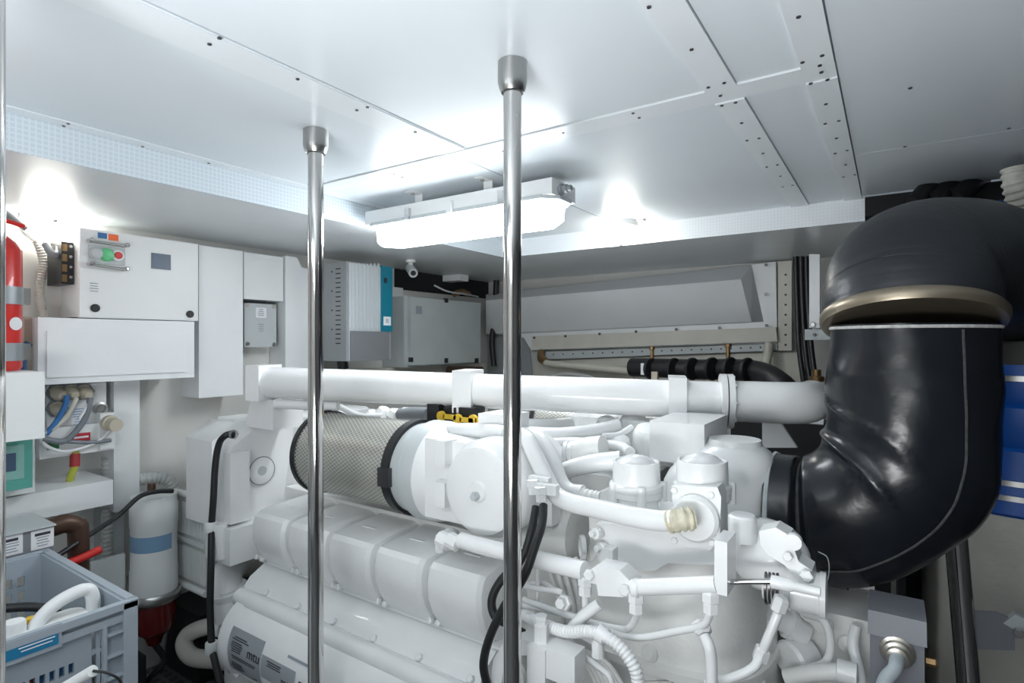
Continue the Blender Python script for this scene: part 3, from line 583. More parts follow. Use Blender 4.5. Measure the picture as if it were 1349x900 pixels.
# end casing (expansion tank) with chamfered shoulders and round emblem
X0, X1 = -2.48, -2.20
def ring(x, dy, dz): return [(x, 1.2 + dy, H(-.74)), (x, 1.2 + dy, H(-.40) - dz), (x, 1.30 + dy, H(-.335) - dz), (x, 2.0, H(-.335) - dz), (x, 2.0, H(-.74))]
bm = bmesh.new(); loft_bm(bm, [ring(X0, .03, .015), ring(X0 + .03, 0, 0), ring(X1 - .05, 0, 0), ring(X1, .05, .03)]); casing = from_bm('end_casing', bm, ENG, E, bevel=.01, smooth=40)
q = at_x(344, 620, X1 + .0); lathe('emblem_disc', [(.058, 0), (.058, .006), (.055, .008), (.0001, .008)], q, (1, -.0, 0), ENG, casing, seg=32)
lathe('emblem_ring', [(.056, .006), (.058, .010), (.060, .006)], q, PX, GREY, casing, seg=32); lathe('emblem_centre', [(.02, .008), (.02, .0095), (.0001, .0095)], q, PX, LGREY, casing, seg=16)
prism('casing_buttress', [(X1, 1.22, H(-.44)), (X1, 1.30, H(-.44)), (X1, 1.30, H(-.72)), (X1, 1.22, H(-.72))], (.05, 0, 0), ENG, casing, .012)
prism('casing_wing', [(X1 - .02, 1.54, H(-.345)), (X1 - .02, 2.0, H(-.345)), (X1 - .02, 2.0, H(-.74)), (X1 - .02, 1.47, H(-.74))], (.12, .03, 0), ENG, casing, .015)
box('filler_neck', (X1 - .19, 1.30, H(-.337)), (X1 - .06, 1.42, H(-.322)), ENG, casing, .006)
et('casing_post', [(290, 690, 1.2), (290, 735, 1.2)], .03, ENG, seg=10); box('casing_foot', (-2.3, 1.2, H(-.87)), (-2.12, 1.6, H(-.73)), ENG, E, .015)
bh = et('breather_hose', [(305, 572, 1.21), (297, 574, 1.19), (289, 584, 1.18), (284, 610, 1.175), (281, 660, 1.17), (279, 690, 1.17), (278, 740, 1.15), (277, 800, 1.14), (279, 850, 1.13), (284, 875, 1.12), (292, 905, 1.1)], .0125, RUBBER, label='black rubber breather hose')
for px, yy, Y in ((278, 694, 1.17), (279, 853, 1.13)):
    lathe('hose_clip', [(.022, -.02), (.024, -.015), (.024, .015), (.022, .02)], at_y(px, yy, Y), (0, 0, 1), PLAST, bh, seg=10)
lathe('hose_fitting', [(.014, 0), (.014, .015), (.018, .016), (.018, .03), (.012, .032)], at_y(302, 572, 1.205), (1, .2, 0), CHROME, bh, seg=8)
# ribbed cooler behind
xa, xb, za, zb_ = -2.665, -2.36, H(-1.05), H(-.66)
bm = bmesh.new(); loft_bm(bm, [[(x, 1.235, z) for x, z in P] for P in ()] or [[(x, 1.24, z) for x, z in [(xa, za + .05), (xa + .05, za), (xb, za), (xb, zb_), (xa + .05, zb_), (xa, zb_ - .05)]], [(x, 1.32, z) for x, z in [(xa, za + .05), (xa + .05, za), (xb, za), (xb, zb_), (xa + .05, zb_), (xa, zb_ - .05)]]])
rib = from_bm('ribbed_cooler', bm, mat('cooler_grey_white', (.55, .57, .55), .4), E, bevel=.008)
tube('cooler_rim', [(xb, 1.235, zb_), (xa + .06, 1.235, zb_), (xa + .015, 1.235, zb_ - .02), (xa, 1.235, zb_ - .06), (xa, 1.235, za + .06), (xa + .015, 1.235, za + .02), (xa + .06, 1.235, za), (xb, 1.235, za)], .014, PLAST, rib, seg=10, sub=4)
for j in range(2):
    for k in range(13): box('cooler_rib', (xa + .045 + k * .02, 1.232, za + .03 + j * .19), (xa + .053 + k * .02, 1.242, za + .165 + j * .19), PLAST, rib, 0)
box('cooler_bar', (xa + .05, 1.225, (za + zb_) / 2 - .006), (xb, 1.24, (za + zb_) / 2 + .006), PLAST, rib, .003)

# air filters: pleated core, expanded-metal mesh, end rings, band clamp
def air_filter(x0, x1, y, z, r, lab=None):
    f = lathe('air_filter', [(r * .6, 0), (r * .965, .004), (r * .965, x1 - x0 - .004), (r * .6, x1 - x0)], (x0, y, z), PX, PLEAT, E, seg=48, label=lab)
    bm = bmesh.new(); L = x1 - x0; n = 70; seg = 40; turns = L / (2 * math.pi * r) * 1.0
    for sgn in (1, -1):
        for k in range(n):
            prev = None
            for i in range(seg + 1):
                a = 2 * math.pi * k / n + sgn * 2 * math.pi * turns * .62 * i / seg; x = x0 + L * i / seg; c, s_ = math.cos(a), math.sin(a); da = .0065 / r * .5
                c2, s2 = math.cos(a + da), math.sin(a + da)
                q = [bm.verts.new((x, y + r * c, z + r * s_)), bm.verts.new((x, y + r * c2, z + r * s2))]
                if prev: bm.faces.new((prev[0], prev[1], q[1], q[0]))
                prev = q
    from_bm('metal_mesh', bm, mat('mesh_metal', (.72, .73, .70), .3, .6), f, smooth=0, kind='stuff')
    lathe('end_ring', [(r * .98, 0), (r * 1.045, 0), (r * 1.045, .018), (r * .98, .018)], (x0 - .004, y, z), PX, BLACK, f, seg=48)
    bd = lathe('band_clamp', [(r * .98, 0), (r * 1.06, 0), (r * 1.06, .03), (r * .98, .03)], (x1 - .03, y, z), PX, BLACK, f, seg=48)
    box('clamp_screw', (x1 - .035, y - r * 1.1, z - .035), (x1 + .012, y - r * .98, z + .025), DARKSTEEL, bd, .006)
    return f
FYc, FZc, FR = 1.425, H(-.428), .152
air_filter(-1.835, -1.33, FYc, FZc, FR, 'mesh covered cylindrical air filter with black end rings')
air_filter(-1.42, -.95, 2.42, H(-.40), FR)
lathe('filter_seat', [(FR * .98, 0), (FR * .98, .035), (FR * 1.03, .036), (FR * 1.03, .045), (FR * 1.0, .05), (FR * 1.08, .055), (FR * 1.08, .10), (FR * .95, .14), (FR * .6, .18)], (-1.33, FYc, FZc), PX, LGREY, E, seg=48)
lathe('intake_cone', [(FR * 1.06, 0), (FR * 1.06, .05), (FR * .9, .10), (FR * .7, .17), (FR * .5, .26)], (-1.262, FYc, FZc), PX, ENG, E, seg=48)
# compressor drum with flat cover and centre nut
DX, DZ, DY = at_y(630, 648, 1.215).x, at_y(630, 648, 1.215).z, 1.215
drum = lathe('drum_cover', [(.02, .3), (.125, .3), (.137, .12), (.137, .05), (.130, .03), (.122, .022), (.118, .006), (.105, 0), (.03, .0), (.024, -.006), (.0001, -.006)], (DX, DY, DZ), (0, 1, 0), ENG, E, seg=48)
bolt(drum, (DX, DY - .005, DZ - .01), (0, -1, 0), .012, LGREY, .02, 'centre_nut')
box('drum_shoulder', (DX - .24, DY + .05, DZ - .12), (DX - .08, DY + .26, DZ + .115), ENG, E, .03)
for dx, dz in ((-.15, .1), (-.15, -.02)): box('casting_lug', (DX + dx - .018, DY + .015, DZ + dz - .05), (DX + dx + .018, DY + .07, DZ + dz + .02), ENG, E, .008)
et('drum_foot', [(593, 705, 1.3), (594, 716, 1.28)], .03, ENG); tube('oil_pipe', py([(560, 575, 1.5), (590, 568, 1.42), (640, 568, 1.36), (668, 572, 1.34)]), .024, ENG, E, seg=14)
box('mount_shelf', at_y(630, 568, 1.36), at_y(668, 548, 1.36) + V((0, .12, 0)), ENG, E, .006)
# long charge-air pipe with its saddles and flange
A = at_d(338, 503, 2.29); B = at_d(948, 528, 1.84); dAB = (B - A).normalized()
pipe = tube('air_pipe', [A + dAB * .03, A.lerp(B, .5), B], .062, ENG, E, seg=32, label='long horizontal white air pipe over the engine')
def saddle(f, w_, hh):
    c = A.lerp(B, f); ax, u, v = frame(dAB); bm = bmesh.new()
    hexa_bm(bm, [c + ax * i + u * j + V((0, 0, k)) for i, j, k in ((-w_, -hh, -hh), (w_, -hh, -hh), (w_, hh, -hh), (-w_, hh, -hh), (-w_, -hh, hh), (w_, -hh, hh), (w_, hh, hh), (-w_, hh, hh))])
    return from_bm('pipe_saddle', bm, ENG, E, bevel=.006)
saddle(.02, .03, .07); saddle(.512, .035, .075); saddle(.925, .028, .075)
c = A.lerp(B, .02); prism('saddle_leg', [c + V((-.09, 0, -.07)), c + V((.06, 0, -.07)), c + V((.06, 0, -.19)), c + V((-.14, 0, -.19))], (0, .14, 0), ENG, E, .004)
tube('pipe_lower_rail', [A + V((.1, .02, -.085)), A.lerp(B, .2) + V((0, .02, -.085))], .02, ENG, E)  # white rail under the left end of the air pipe
c = A.lerp(B, .512); box('saddle_leg', c + V((-.05, -.05, -.16)), c + V((.05, .05, -.07)), ENG, E, .004)
c = A.lerp(B, .925); box('saddle_leg', c + V((-.045, -.04, -.22)), c + V((.045, .05, -.07)), ENG, E, .004)
for s, nm in ((0, 'flange'), (.022, 'flange')): lathe(nm, [(.06, 0), (.088, 0), (.088, .018), (.06, .018)], B + dAB * s, dAB, ENG, E, seg=32)
for k in range(8):
    ax, u, v = frame(dAB); a = k * math.pi / 4; bolt(E, B + dAB * .04 + (u * math.cos(a) + v * math.sin(a)) * .076, dAB, .008, ENG)
C1 = at_d(1035, 531, 1.78); elb = tube('pipe_elbow', [B + dAB * .03, B.lerp(C1, .5), C1, C1 + V((.05, .05, 0)), C1 + V((.06, .14, 0))], .066, ENG, E, seg=28)
tube('pipe_tail', [C1 + V((.03, .05, 0)), at_d(1100, 530, 2.0)], .045, LGREY, E, seg=20)
# white triangular gusset behind
prism('gusset_plate', [at_y(1004, 548, 2.05), at_y(1022, 548, 2.05), at_y(1050, 590, 2.05), at_y(1004, 590, 2.05)], (0, .02, 0), ENG, E, .002)
# clutter in the valley: connectors, injector loom, lumps
wh = tube('loom_hose', py([(428, 526, 1.75), (450, 537, 1.68), (475, 548, 1.63), (505, 549, 1.62)]), .014, ENG, E)
for px, yy, r_ in ((505, 545, .035), (520, 548, .035), (535, 545, .028), (490, 548, .03)): lathe('loom_knuckle', [(.0001, -r_), (r_ * .7, -r_ * .7), (r_, 0), (r_ * .7, r_ * .7), (.0001, r_)], at_y(px, yy, 1.66), (.4, 0, 1), ENG, E, seg=12)
tube('loom_sleeve', py([(528, 546, 1.66), (550, 545, 1.64), (566, 546, 1.62)]), .026, GREY, E, seg=12)
for k, (px, yy) in enumerate(((575, 545), (597, 549), (617, 550))):
    c = at_y(px, yy - 2, 1.56); cb = box('connector', c + V((-.028, -.02, -.035)), c + V((.028, .06, .03)), BLACK, E, .006)
    d = at_y(px + 8, yy + 3, 1.53); lathe('yellow_ring', [(.008, 0), (.018, 0), (.018, .012), (.008, .012)], d, (0, -1, 0), YEL, cb, seg=14); box('yellow_bar', d + V((.012, -.012, -.008)), d + V((.07, .0, .008)), YEL, cb, .003)
for k, (a, b_) in enumerate((((745, 574, 1.9), (800, 552, 1.9)), ((778, 572, 2.0), (840, 548, 2.0)), ((820, 580, 1.8), (858, 556, 1.8)))):
    p0, p1_ = at_y(*a), at_y(*b_); box('valley_casting', p0, p1_ + V((0, .2, 0)), ENG, E, .02)
for px, yy, Y, r_ in ((800, 560, 1.8, .04), (835, 556, 1.85, .05), (855, 572, 1.7, .05), (815, 585, 1.65, .04), (770, 577, 1.7, .03)): lathe('valley_boss', [(r_, -.06), (r_, .0), (r_ * .8, .02), (r_ * .4, .03), (.0001, .03)], at_y(px, yy, Y), (.2, -.3, 1), ENG, E, seg=16)
for l, r_ in (([(690, 570, 1.6), (740, 572, 1.62), (790, 566, 1.7), (815, 560, 1.75)], .022), ([(700, 585, 1.55), (760, 583, 1.58), (815, 588, 1.6), (830, 596, 1.55)], .016), ([(640, 560, 1.6), (700, 563, 1.65), (750, 560, 1.8)], .03), ([(795, 575, 1.6), (815, 573, 1.65), (832, 563, 1.7)], .01)): et('valley_pipe', l, r_, ENG, seg=14)
et('coolant_hose', [(752, 598, 1.52), (775, 592, 1.52), (795, 590, 1.52)], .036, ENG2, seg=18)
for f in (749, 756): lathe('hose_clamp', [(.037, -.006), (.040, -.006), (.040, .006), (.037, .006)], at_y(f, 598, 1.52), (1, .1, .1), ENG, E, seg=16)
et('elbow_pipe', [(738, 622, 1.45), (757, 616, 1.45), (785, 610, 1.46), (818, 607, 1.48)], lambda f: .024 + .004 * f, ENG, seg=18)
# crossover pipes
et('crossover_pipe', [(655, 572, 1.36), (690, 575, 1.33), (706, 602, 1.29), (727, 645, 1.25), (745, 660, 1.235), (780, 669, 1.225), (830, 680, 1.205), (866, 686, 1.20), (892, 685, 1.20)], .0225, ENG, seg=20)
et('crossover_pipe', [(690, 572, 1.45), (708, 576, 1.42), (726, 602, 1.38), (738, 634, 1.35), (750, 647, 1.34), (768, 650, 1.34)], .022, ENG, seg=18)
corr('crossover_sleeve', py([(756, 650, 1.335), (770, 652, 1.335), (790, 656, 1.34)]), .017, .012, ENG2, E)
corr('sealed_joint', py([(882, 687, 1.2), (896, 685, 1.2), (914, 683, 1.215)]), .026, .014, mat('yellowed_sealant', (.66, .62, .48), .6, var=.15, scale=60), E)
# oil drum behind hoses
lathe('alternator_drum', [(.05, 0), (.085, .005), (.09, .03), (.09, .10), (.094, .101), (.094, .115), (.086, .13), (.086, .19), (.05, .195)], at_y(712, 692, 1.45) + V((-.06, 0, 0)), PX, ENG2, E, seg=32)
box('drum_bracket', at_y(706, 690, 1.34), at_y(727, 655, 1.34) + V((0, .05, 0)), ENG, E, .005)
lathe('plug_boss', [(.03, 0), (.03, .01), (.024, .012), (.02, .006), (.0001, .006)], at_y(770, 721, 1.30), (-.8, -.6, 0), ENG, E, seg=20)
# two thermostat towers
def tower(px, y0, r, Y, ybot):
    b = at_y(px, ybot, Y); tz = at_y(px, y0, Y).z; h = tz - b.z
    t_ = lathe('thermostat_tower', [(r * 1.0, 0), (r * .97, h - .105), (r * 1.12, h - .10), (r * 1.12, h - .086), (r * 1.14, h - .084), (r * 1.14, h - .07), (r * 1.02, h - .066), (r * 1.0, h - .016), (r * .98, h - .013), (r * .90, h - .013), (r * .86, h - .018), (r * .6, h - .006), (r * .3, h + .0), (.0001, h + .002)], b, (0, 0, 1), ENG, E, seg=40, smooth=28)
    for a in (-2.2, -1.0, .4): c = b + V((math.cos(a) * r * 1.12, math.sin(a) * r * 1.12, h - .112)); lathe('lug', [(.011, 0), (.011, .045), (.008, .048), (.0001, .048)], c, (0, 0, 1), ENG, t_, seg=10)
    return t_
tower(838, 600, .058, 1.36, 712); tower(925, 598, .057, 1.34, 720)
bm = bmesh.new(); Yp = 1.262
pf = prism('thermostat_plate', py([(885, 640, Yp), (945, 642, Yp), (950, 655, Yp), (948, 715, Yp), (935, 726, Yp), (890, 718, Yp), (882, 700, Yp), (886, 668, Yp)]), (0, .05, 0), ENG, E, .006)
lathe('round_boss', [(.052, 0), (.052, .012), (.045, .02), (.0001, .02)], at_y(917, 682, Yp), (0, -1, 0), ENG, pf, seg=28)
for px, yy in ((889, 646), (937, 652), (938, 715), (889, 712)): bolt(pf, at_y(px, yy, Yp), (0, -1, 0), .008, ENG)
prism('thermostat_base', py([(786, 690, 1.27), (880, 690, 1.27), (890, 712, 1.27), (952, 725, 1.27), (952, 745, 1.27), (880, 742, 1.27), (862, 752, 1.27), (845, 752, 1.27), (786, 738, 1.27)]), (0, .25, 0), ENG, E, .012)
prism('thermostat_side', py([(775, 655, 1.34), (812, 640, 1.34), (812, 745, 1.34), (778, 742, 1.34)]), (0, .2, 0), ENG2, E, .015)
for px, yy in ((793, 703), (800, 722)): lathe('sensor', [(.010, 0), (.010, .012), (.014, .013), (.014, .026), (.008, .028), (.008, .04)], at_y(px, yy, 1.27), (-.3, -1, .2), ENG, E, seg=8)
box('sensor_block', at_y(789, 747, 1.24), at_y(807, 725, 1.24) + V((0, .04, 0)), ENG, E, .004)
# turbine casing and box on top
TC = at_y(968, 700, 1.60)
lathe('turbine_casing', [(.09, -.1), (.105, 0), (.108, .12), (.106, .18), (.09, .22), (.07, .235), (.066, .25), (.0001, .25)], TC, (0, 0, 1), ENG, E, seg=40)
lathe('turbine_casing', [(.07, -.16), (.08, .0), (.075, .08), (.06, .11), (.05, .12), (.046, .13), (.0001, .13)], at_y(912, 672, 1.56) , (0, 0, 1), ENG, E, seg=36)
a = at_y(856, 606, 1.56); b_ = at_y(880, 556, 1.56); hx = bmesh.new(); box_bm(hx, a, b_ + V((.10, .26, 0))); from_bm('top_box', hx, ENG, E, bevel=.012)
# front gear case
def se(cx, cy, rx, ry, z, n=40, e=.62):
    return [(cx + rx * math.copysign(abs(math.cos(a)) ** e, math.cos(a)), cy + ry * math.copysign(abs(math.sin(a)) ** e, math.sin(a)), z) for a in [2 * math.pi * k / n for k in range(n)]]
gc = at_y(905, 800, 1.50); gx = gc.x - .03
bm = bmesh.new(); loft_bm(bm, [se(gx, 1.52, .235, .262, H(-1.32)), se(gx, 1.52, .235, .262, H(-.762)), se(gx, 1.52, .258, .282, H(-.757)), se(gx, 1.52, .258, .282, H(-.738)), se(gx, 1.52, .24, .266, H(-.732)), se(gx, 1.52, .238, .26, H(-.69)), se(gx, 1.53, .225, .245, H(-.60)), se(gx, 1.54, .205, .215, H(-.52)), se(gx, 1.55, .20, .20, H(-.44))])
from_bm('gear_case', bm, ENG2, E, smooth=50)
lathe('case_plug', [(.022, 0), (.021, .008), (.014, .015), (.0001, .017)], at_y(857, 860, 1.262), (-.2, -1, .25), ENG2, E, seg=20)
prism('case_hatch', py([(846, 897, 1.256), (886, 896, 1.256), (886, 925, 1.256), (846, 925, 1.256)]), (0, -.006, 0), ENG2, E, .002)
lathe('side_flange', [(.17, 0), (.17, .02), (.12, .03)], (gx + .22, 1.56, H(-.80)), PX, ENG2, E, seg=32)
# actuator tubes, rod and clevis bracket
et('actuator_tube', [(608, 712, 1.17), (640, 721, 1.16), (770, 752, 1.14)], .021, ENG, seg=20, sub=2)
for px, yy in ((598, 714), (585, 712)): lathe('tube_joint', [(.014, -.02), (.022, -.016), (.022, .016), (.014, .02)], at_y(px, yy, 1.18), (1, 0, -.25), ENG, E, seg=10)
bolt(E, at_y(580, 727, 1.2), (0, 0, 1), .014, ENG, .05)
br = prism('clevis_bracket', py([(786, 745, 1.11), (816, 752, 1.11), (832, 768, 1.11), (838, 782, 1.11), (820, 787, 1.11), (788, 785, 1.11), (786, 770, 1.11), (776, 768, 1.11), (776, 752, 1.11)]), (0, .05, 0), ENG, E, .004)
for px, yy in ((777, 757), (824, 777)): bolt(br, at_y(px, yy, 1.108), (0, -1, 0), .012, ENG)
et('actuator_tube', [(834, 774, 1.11), (890, 772, 1.11), (944, 770, 1.11)], .0165, ENG, seg=20, sub=2); lathe('tube_collar', [(.017, 0), (.020, .003), (.020, .014), (.017, .017)], at_y(834, 774, 1.11), PX, ENG, E, seg=20)
box('tube_post', at_y(941, 782, 1.1), at_y(958, 715, 1.1) + V((0, .07, 0)), ENG, E, .006)
et('polished_rod', [(958, 767, 1.13), (1024, 766, 1.13)], .0055, CHROME, seg=14); lathe('rod_end', [(.012, 0), (.012, .03), (.008, .04), (.008, .08)], at_y(1016, 766, 1.13), PX, ENG, E, seg=12)
for l in ([(770, 765, 1.14), (771, 800, 1.15)], [(838, 790, 1.11), (840, 806, 1.12), (830, 826, 1.14), (812, 828, 1.15), (760, 815, 1.17), (690, 790, 1.2)], [(936, 780, 1.11), (935, 806, 1.11), (925, 824, 1.12), (890, 832, 1.13), (840, 840, 1.14), (800, 830, 1.15), (755, 812, 1.18), (690, 797, 1.2)]): et('oil_line', l, .0075, ENG, seg=10)
for px, yy, Y in ((771, 772, 1.14), (838, 794, 1.11), (936, 793, 1.11)): lathe('union_nut', [(.010, -.022), (.015, -.02), (.015, -.002), (.013, 0), (.017, .002), (.017, .018), (.012, .022)], at_y(px, yy, Y), (0, 0, 1), ENG, E, seg=6, smooth=10)
et('drain_line', [(928, 838, 1.12), (934, 852, 1.11), (937, 872, 1.11), (938, 915, 1.11)], .011, ENG, seg=12); lathe('line_union', [(.012, 0), (.018, .004), (.018, .024), (.012, .028)], at_y(928, 836, 1.125), (-.5, .6, .6), ENG, E, seg=6, smooth=10)
corr('ribbed_loom', py([(690, 810, 1.15), (715, 822, 1.12), (745, 832, 1.10), (775, 832, 1.09), (800, 840, 1.08), (822, 858, 1.08), (838, 885, 1.08), (842, 920, 1.08)]), .0135, .0085, ENG, E)
lathe('loom_clip', [(.015, -.012), (.018, -.01), (.018, .01), (.015, .012)], at_y(793, 836, 1.085), (1, -.1, -.3), ENG, E, seg=12); lathe('clip_stud', [(.014, -.03), (.014, 0), (.01, .008)], at_y(788, 846, 1.1), (0, 0, 1), ENG, E, seg=10)
et('oil_feed', [(752, 830, 1.13), (768, 812, 1.13), (790, 795, 1.14)], .013, ENG, seg=12)
et('wire_line', [(742, 840, 1.15), (775, 868, 1.13), (800, 888, 1.12), (808, 905, 1.12)], .007, ENG, seg=8)
et('thin_line', [(690, 772, 1.2), (715, 777, 1.19), (736, 779, 1.18), (736, 782, 1.2), (715, 768, 1.25), (690, 770, 1.3)], .007, ENG, seg=8); et('thin_line', [(708, 745, 1.25), (708, 780, 1.22), (708, 820, 1.22)], .006, ENG, seg=8); et('thin_line', [(690, 793, 1.22), (735, 806, 1.2), (765, 818, 1.2)], .007, ENG, seg=8)
for k in range(5): et('thin_line', [(722 + k * 9, 735, 1.36), (726 + k * 10, 760, 1.34), (740 + k * 8, 800, 1.33), (742 + k * 8, 840, 1.33)], .008, ENG2, seg=8)
for k in range(7): et('thin_line', [(752 + k * 5, 850 + k * 2, 1.2), (775 + k * 5, 880, 1.19), (790 + k * 6, 915, 1.18)], .006, ENG2, seg=8)
lathe('clamp_knob', [(.018, 0), (.018, .012), (.012, .014), (.012, .03)], at_y(745, 793, 1.17), (0, -1, .2), ENG, E, seg=6, smooth=10)
# solenoid valves near the pole
sv = box('solenoid_valve', at_y(694, 905, 1.05), at_y(718, 858, 1.05) + V((0, .06, 0)), ENG, E, .004); box('solenoid_coil', at_y(718, 893, 1.055), at_y(757, 866, 1.055) + V((0, .05, 0)), ENG, sv, .006)
lathe('valve_stem', [(.016, 0), (.016, .05), (.012, .052), (.012, .06), (.014, .062), (.014, .07)], at_y(713, 852, 1.08), (0, 0, 1), ENG, sv, seg=6, smooth=10)
lk = prism('pump_bracket', py([(644, 905, 1.1), (650, 868, 1.1), (664, 846, 1.1), (682, 838, 1.1), (700, 846, 1.1), (700, 862, 1.1), (678, 866, 1.1), (664, 880, 1.1), (660, 905, 1.1)]), (0, .08, 0), ENG, E, .006); lathe('pump_boss', [(.04, 0), (.036, .01), (.02, .014), (.0001, .014)], at_y(676, 888, 1.12), (0, -1, 0), ENG, lk, seg=20)
# black hoses by the pole
for l in ([(706, 668, 1.20), (700, 700, 1.16), (688, 735, 1.13), (660, 765, 1.11), (648, 790, 1.1), (652, 812, 1.1), (668, 822, 1.11), (690, 835, 1.13)], [(716, 666, 1.19), (714, 690, 1.15), (704, 722, 1.10), (690, 760, 1.075), (664, 800, 1.07), (645, 840, 1.07), (637, 875, 1.08), (642, 905, 1.09)]): et('rubber_hose', l, .0105, RUBBER, seg=12, label='black rubber hose beside the pole')
for px, yy, Y in ((704, 640, 1.22), (714, 650, 1.2)): lathe('hose_union', [(.008, 0), (.014, .002), (.014, .02), (.017, .021), (.017, .038), (.012, .04)], at_y(px, yy + 12, Y), (-.1, -.0, 1), ENG, E, seg=6, smooth=10); box('union_block', at_y(px - 8, yy, Y), at_y(px + 18, yy - 9, Y) + V((0, .02, 0)), ENG, E, .004)
# lever assembly and ringed coupling at the front right
lv = lathe('coupling', [(.03, 0), (.036, .01), (.036, .05), (.040, .052), (.040, .10), (.043, .102), (.043, .112), (.036, .114), (.02, .114)], at_y(1006, 768, 1.25) , (1, .05, 0), ENG, E, seg=28)
for k in range(4): c = at_y(1009 + k * 5, 768, 1.25); lathe('coupling_ring', [(.037, 0), (.041, .001), (.041, .005), (.037, .006)], c, (1, .05, 0), DARKSTEEL, lv, seg=28)
prism('lever_arm', py([(1000, 700, 1.17), (1022, 695, 1.17), (1040, 706, 1.17), (1052, 740, 1.17), (1070, 752, 1.17), (1072, 768, 1.17), (1056, 772, 1.17), (1034, 745, 1.17), (1010, 730, 1.17), (1002, 718, 1.17)]), (0, .05, 0), ENG, E, .008)
lathe('lever_eye', [(.007, 0), (.015, 0), (.015, .014), (.007, .014)], at_y(1046, 712, 1.17), (0, -1, 0), ENG, E, seg=18); bolt(E, at_y(1038, 733, 1.165), (0, -1, 0), .009, ENG); bolt(E, at_y(1063, 758, 1.165), (0, -1, 0), .012, ENG)
lathe('governor_housing', [(.07, 0), (.075, .02), (.07, .06), (.045, .1), (.03, .11)], at_y(1000, 728, 1.32), (.75, -.65, .2), ENG, E, seg=28)
lathe('sensor_cup', [(.028, 0), (.028, .05), (.024, .054), (.0001, .054)], at_y(978, 712, 1.24), (0, 0, 1), ENG, E, seg=24); box('cup_base', at_y(962, 740, 1.25), at_y(1000, 712, 1.25) + V((0, .12, 0)), ENG2, E, .015)
et('control_line', [(1028, 786, 1.2), (1026, 805, 1.19), (1012, 840, 1.18), (1003, 862, 1.18), (992, 880, 1.17), (965, 893, 1.16), (930, 902, 1.15)], .009, ENG, seg=10)
for px, yy in ((1027, 796), (1003, 862)): lathe('line_union', [(.010, -.016), (.015, -.012), (.015, .012), (.010, .016)], at_y(px, yy, 1.185), (.3, 0, 1), ENG, E, seg=6, smooth=10)

# ------------------------------------------------------------------ exhaust: lagged elbow and rubber bell
YE = 1.66
s0 = at_y(1016, 672, YE); xt = at_y(1196, 500, YE).x; RB = .235; xc = xt - RB; zc_ = s0.z + RB; zt_e = at_y(1196, 428, YE).z
path = [V((s0.x + (xc - s0.x) * k / 14, YE, s0.z)) for k in range(14)] + [V((xc + RB * math.sin(a), YE, zc_ - RB * math.cos(a))) for a in [math.pi / 2 * k / 50 for k in range(50)]] + [V((xt, YE, zc_ + (zt_e - zc_) * k / 36)) for k in range(37)]
n = len(path); seg = 72
def rad(f): return .160 + .014 * min(1, f * 2.2) if f < .8 else .174 - .008 * (f - .8) / .2
R = sweep_rings(path, rad, seg)
for i, rg in enumerate(R):
    f = i / (n - 1)
    for k in range(seg):
        d = (rg[k] - path[i]); u_ = d.normalized(); p = rg[k]
        w1 = noise.noise(p * 5.0 + V((3, 1, 0))) * .018 + noise.noise(p * 14.0) * .004
        # pulled folds running from the inner bend outwards
        q = p.z * 1.0 + p.x * .9 + noise.noise(p * 3.5) * .22
        fold = (1 - abs(math.sin(q * 17))) ** 2 * .026 * max(0, math.sin(math.pi * min(1, max(0, (f - .18) / .75)))) * (.5 + .5 * noise.noise(p * 4 + V((7, 0, 2))))
        pinch = -.020 * math.exp(-((f - .16) / .02) ** 2)
        inner = max(0, u_.dot(V((-.7, -.25, .66)))); rg[k] = p + u_ * (w1 * .8 + fold * (.12 + 1.1 * inner) + pinch)
X = thing('exhaust_elbow', 'thick black leather-lagged exhaust elbow rising beside the engine', 'exhaust pipe', (path[n // 2].x, YE, path[n // 3].z - .2))
bm = bmesh.new(); loft_bm(bm, R); lag = from_bm('lagging', bm, LEATHER, X, smooth=80)
SEAM = mat('seam_thread', (.05, .05, .052), .7, var=.4, scale=80)
for k0, nm in ((int(seg * .60), 'seam'), (int(seg * .90), 'seam')):
    pts = [R[i][k0] + (R[i][k0] - path[i]).normalized() * .001 for i in range(int(n * .18), n - 2, 2)]; tube(nm, pts, .0028, SEAM, lag, seg=6, sub=3)
tube('end_seam', [R[2][k] for k in range(0, seg + 1, 3) if k < seg] + [R[2][0]], .006, MATS['light_grey'], lag, seg=6, sub=3)
tube('joint_seam', [R[int(n * .16)][k] for k in range(0, seg, 3)] + [R[int(n * .16)][0]], .005, SEAM, lag, seg=6, sub=3)
tube('cloth_edge', [R[n - 2][k] * 1 for k in range(0, seg, 3)] + [R[n - 2][0]], .004, mat('cloth_edge', (.5, .5, .48), .8, var=.2, scale=90), lag, seg=6, sub=3)
tube('loose_wire', py([(1078, 727, 1.46), (1090, 735, 1.45), (1092, 755, 1.45), (1086, 775, 1.45), (1074, 783, 1.45)]), .0012, LGREY, lag, seg=5)
